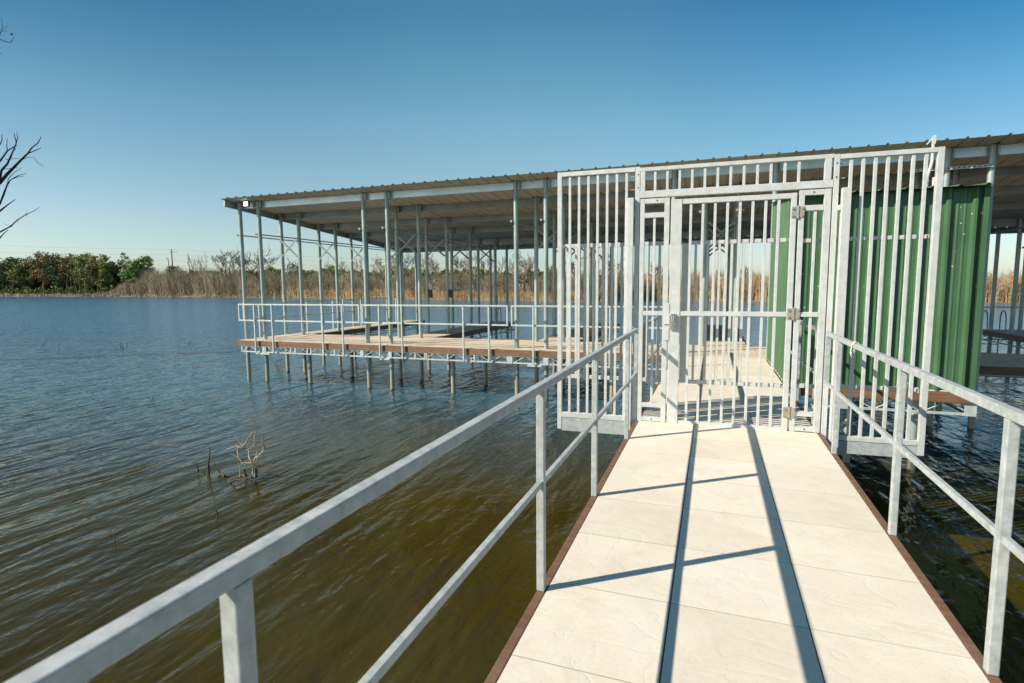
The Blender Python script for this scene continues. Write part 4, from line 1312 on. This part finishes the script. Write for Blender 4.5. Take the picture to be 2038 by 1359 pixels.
drift('driftwood_log', 'mossy curved log floating at the foot of the dead shrub', 'log', None, [([(785,650),(830,652),(890,635),(950,610),(1010,605),(1060,598)], 5.86, 0.020, 0.012), ([(1060,598),(1090,610),(1125,612),(1136,640)], 5.86, 0.010, 0.006), ([(920,655),(980,620),(1050,600)], 5.80, 0.009, 0.006)])
drift('stump', 'pointed mossy stump with a pale tip left of the dead shrub', 'stump', 'stumps in the shallows', [([(705,580),(697,500),(705,450),(712,400),(712,340),(708,310)], 6.0, 0.019, 0.004), ([(690,560),(688,520),(702,480)], 6.0, 0.018, 0.010)])
drift('stump', 'short hooked mossy stump farthest left of the dead shrub', 'stump', 'stumps in the shallows', [([(612,590),(605,540),(605,490),(593,452)], 5.98, 0.014, 0.005), ([(610,560),(640,560),(668,568)], 5.98, 0.022, 0.010)])
drift('stump', 'low mossy lump between the pointed stump and the shrub', 'stump', 'stumps in the shallows', [([(785,585),(815,560),(855,575)], 6.0, 0.020, 0.022), ([(812,575),(800,545),(790,522)], 6.0, 0.014, 0.006)])
drift('stick', 'dark stick lying flat on the water left of the dead shrub', 'stick', 'sticks in the water', [([(108,280),(180,288),(260,295),(340,305),(430,314)], 6.93, 0.010, 0.010), ([(385,300),(375,325),(362,350)], 6.93, 0.006, 0.004), ([(340,305),(390,300),(430,314)], 6.93, 0.010, 0.006)], 'bark_dark')
drift('stick', 'single short upright twig below the dead shrub', 'stick', 'sticks in the water', [([(778,960),(780,930),(775,880)], 4.83, 0.009, 0.006)], 'moss_wood')
def px_stick(label, items, y, mat='bark_dark', cat='stick', name='stick'):
    mbd = MB()
    for pts, r0, r1 in items:
        P = [at_y(x, yy, y) for x, yy in pts]; k = len(P)
        mbd.tube(P, [0.65*(r0+(r1-r0)*i/(k-1)) for i in range(k)], 5)
    tag(mbd.build(name, M[mat]), label, cat, 'sticks in the water')
yy = at_z(228,1078,WATER_Z).y
px_stick('pair of short upright twigs near the lower left of the lake', [([(221,1072),(220,1052)],0.008,0.004),([(228,1082),(229,1060)],0.009,0.006)], yy, 'moss_wood')
yy = at_z(185,1088,WATER_Z).y
px_stick('two tiny stubs barely above the water left of the twin twigs', [([(173,1090),(173,1085)],0.008,0.006),([(198,1087),(198,1083)],0.008,0.006)], yy)
yy = at_z(240,694,WATER_Z).y
px_stick('cluster of thin dark twigs in open water left of the dock', [([(227,700),(233,688)],0.03,0.012),([(243,694),(241,680)],0.03,0.012),([(240,692),(238,684)],0.03,0.015),([(252,693),(254,679)],0.025,0.01),([(218,699),(228,699)],0.02,0.015),([(245,694),(246,686)],0.02,0.01)], yy)
yy = at_z(116,698,WATER_Z).y
px_stick('lone bent twig at the left in open water', [([(117,698),(117,690),(120,683)],0.03,0.012),([(112,700),(112,697)],0.02,0.02)], yy)
yy = at_z(385,686,WATER_Z).y
px_stick('row of four tiny twigs just left of the dock', [([(375,687),(375,680)],0.025,0.012),([(379,687),(379,679)],0.025,0.012),([(385,686),(384,682)],0.02,0.012),([(390,687),(389,681)],0.02,0.012)], yy)
yy = at_z(418,687,WATER_Z).y
px_stick('single dark twig nearest to the left end of the dock', [([(418,689),(417,678)],0.03,0.012)], yy)
yy = at_z(303,798,WATER_Z).y
px_stick('thin slanted twig alone in the middle of the rippled water', [([(302,798),(304,790),(307,784)],0.012,0.005),([(298,793),(302,798)],0.008,0.008)], yy)
yy = at_z(88,688,WATER_Z).y
px_stick('faint arched twig leftmost in the open water', [([(85,688),(89,680),(94,674),(104,676)],0.02,0.01)], yy)
yy = at_z(12,962,WATER_Z).y
px_stick('brown stick floating at the left frame edge', [([(0,958),(14,957),(28,962)],0.012,0.008)], yy, 'moss_wood')
yy = at_z(560,738,WATER_Z).y
its = [([(553,737),(549,725),(540,713)],0.02,0.008)]
for k in range(16):
    x0 = 555+rnd.uniform(-6,9); its.append(([(x0,738+rnd.uniform(-1,2)),(x0+rnd.uniform(-3,3),738-rnd.uniform(6,22))],0.012,0.006))
px_stick('clump of reddish dead stems in the water under the dock end', its, yy, 'bark_grey', 'reed clump', 'reed_clump')
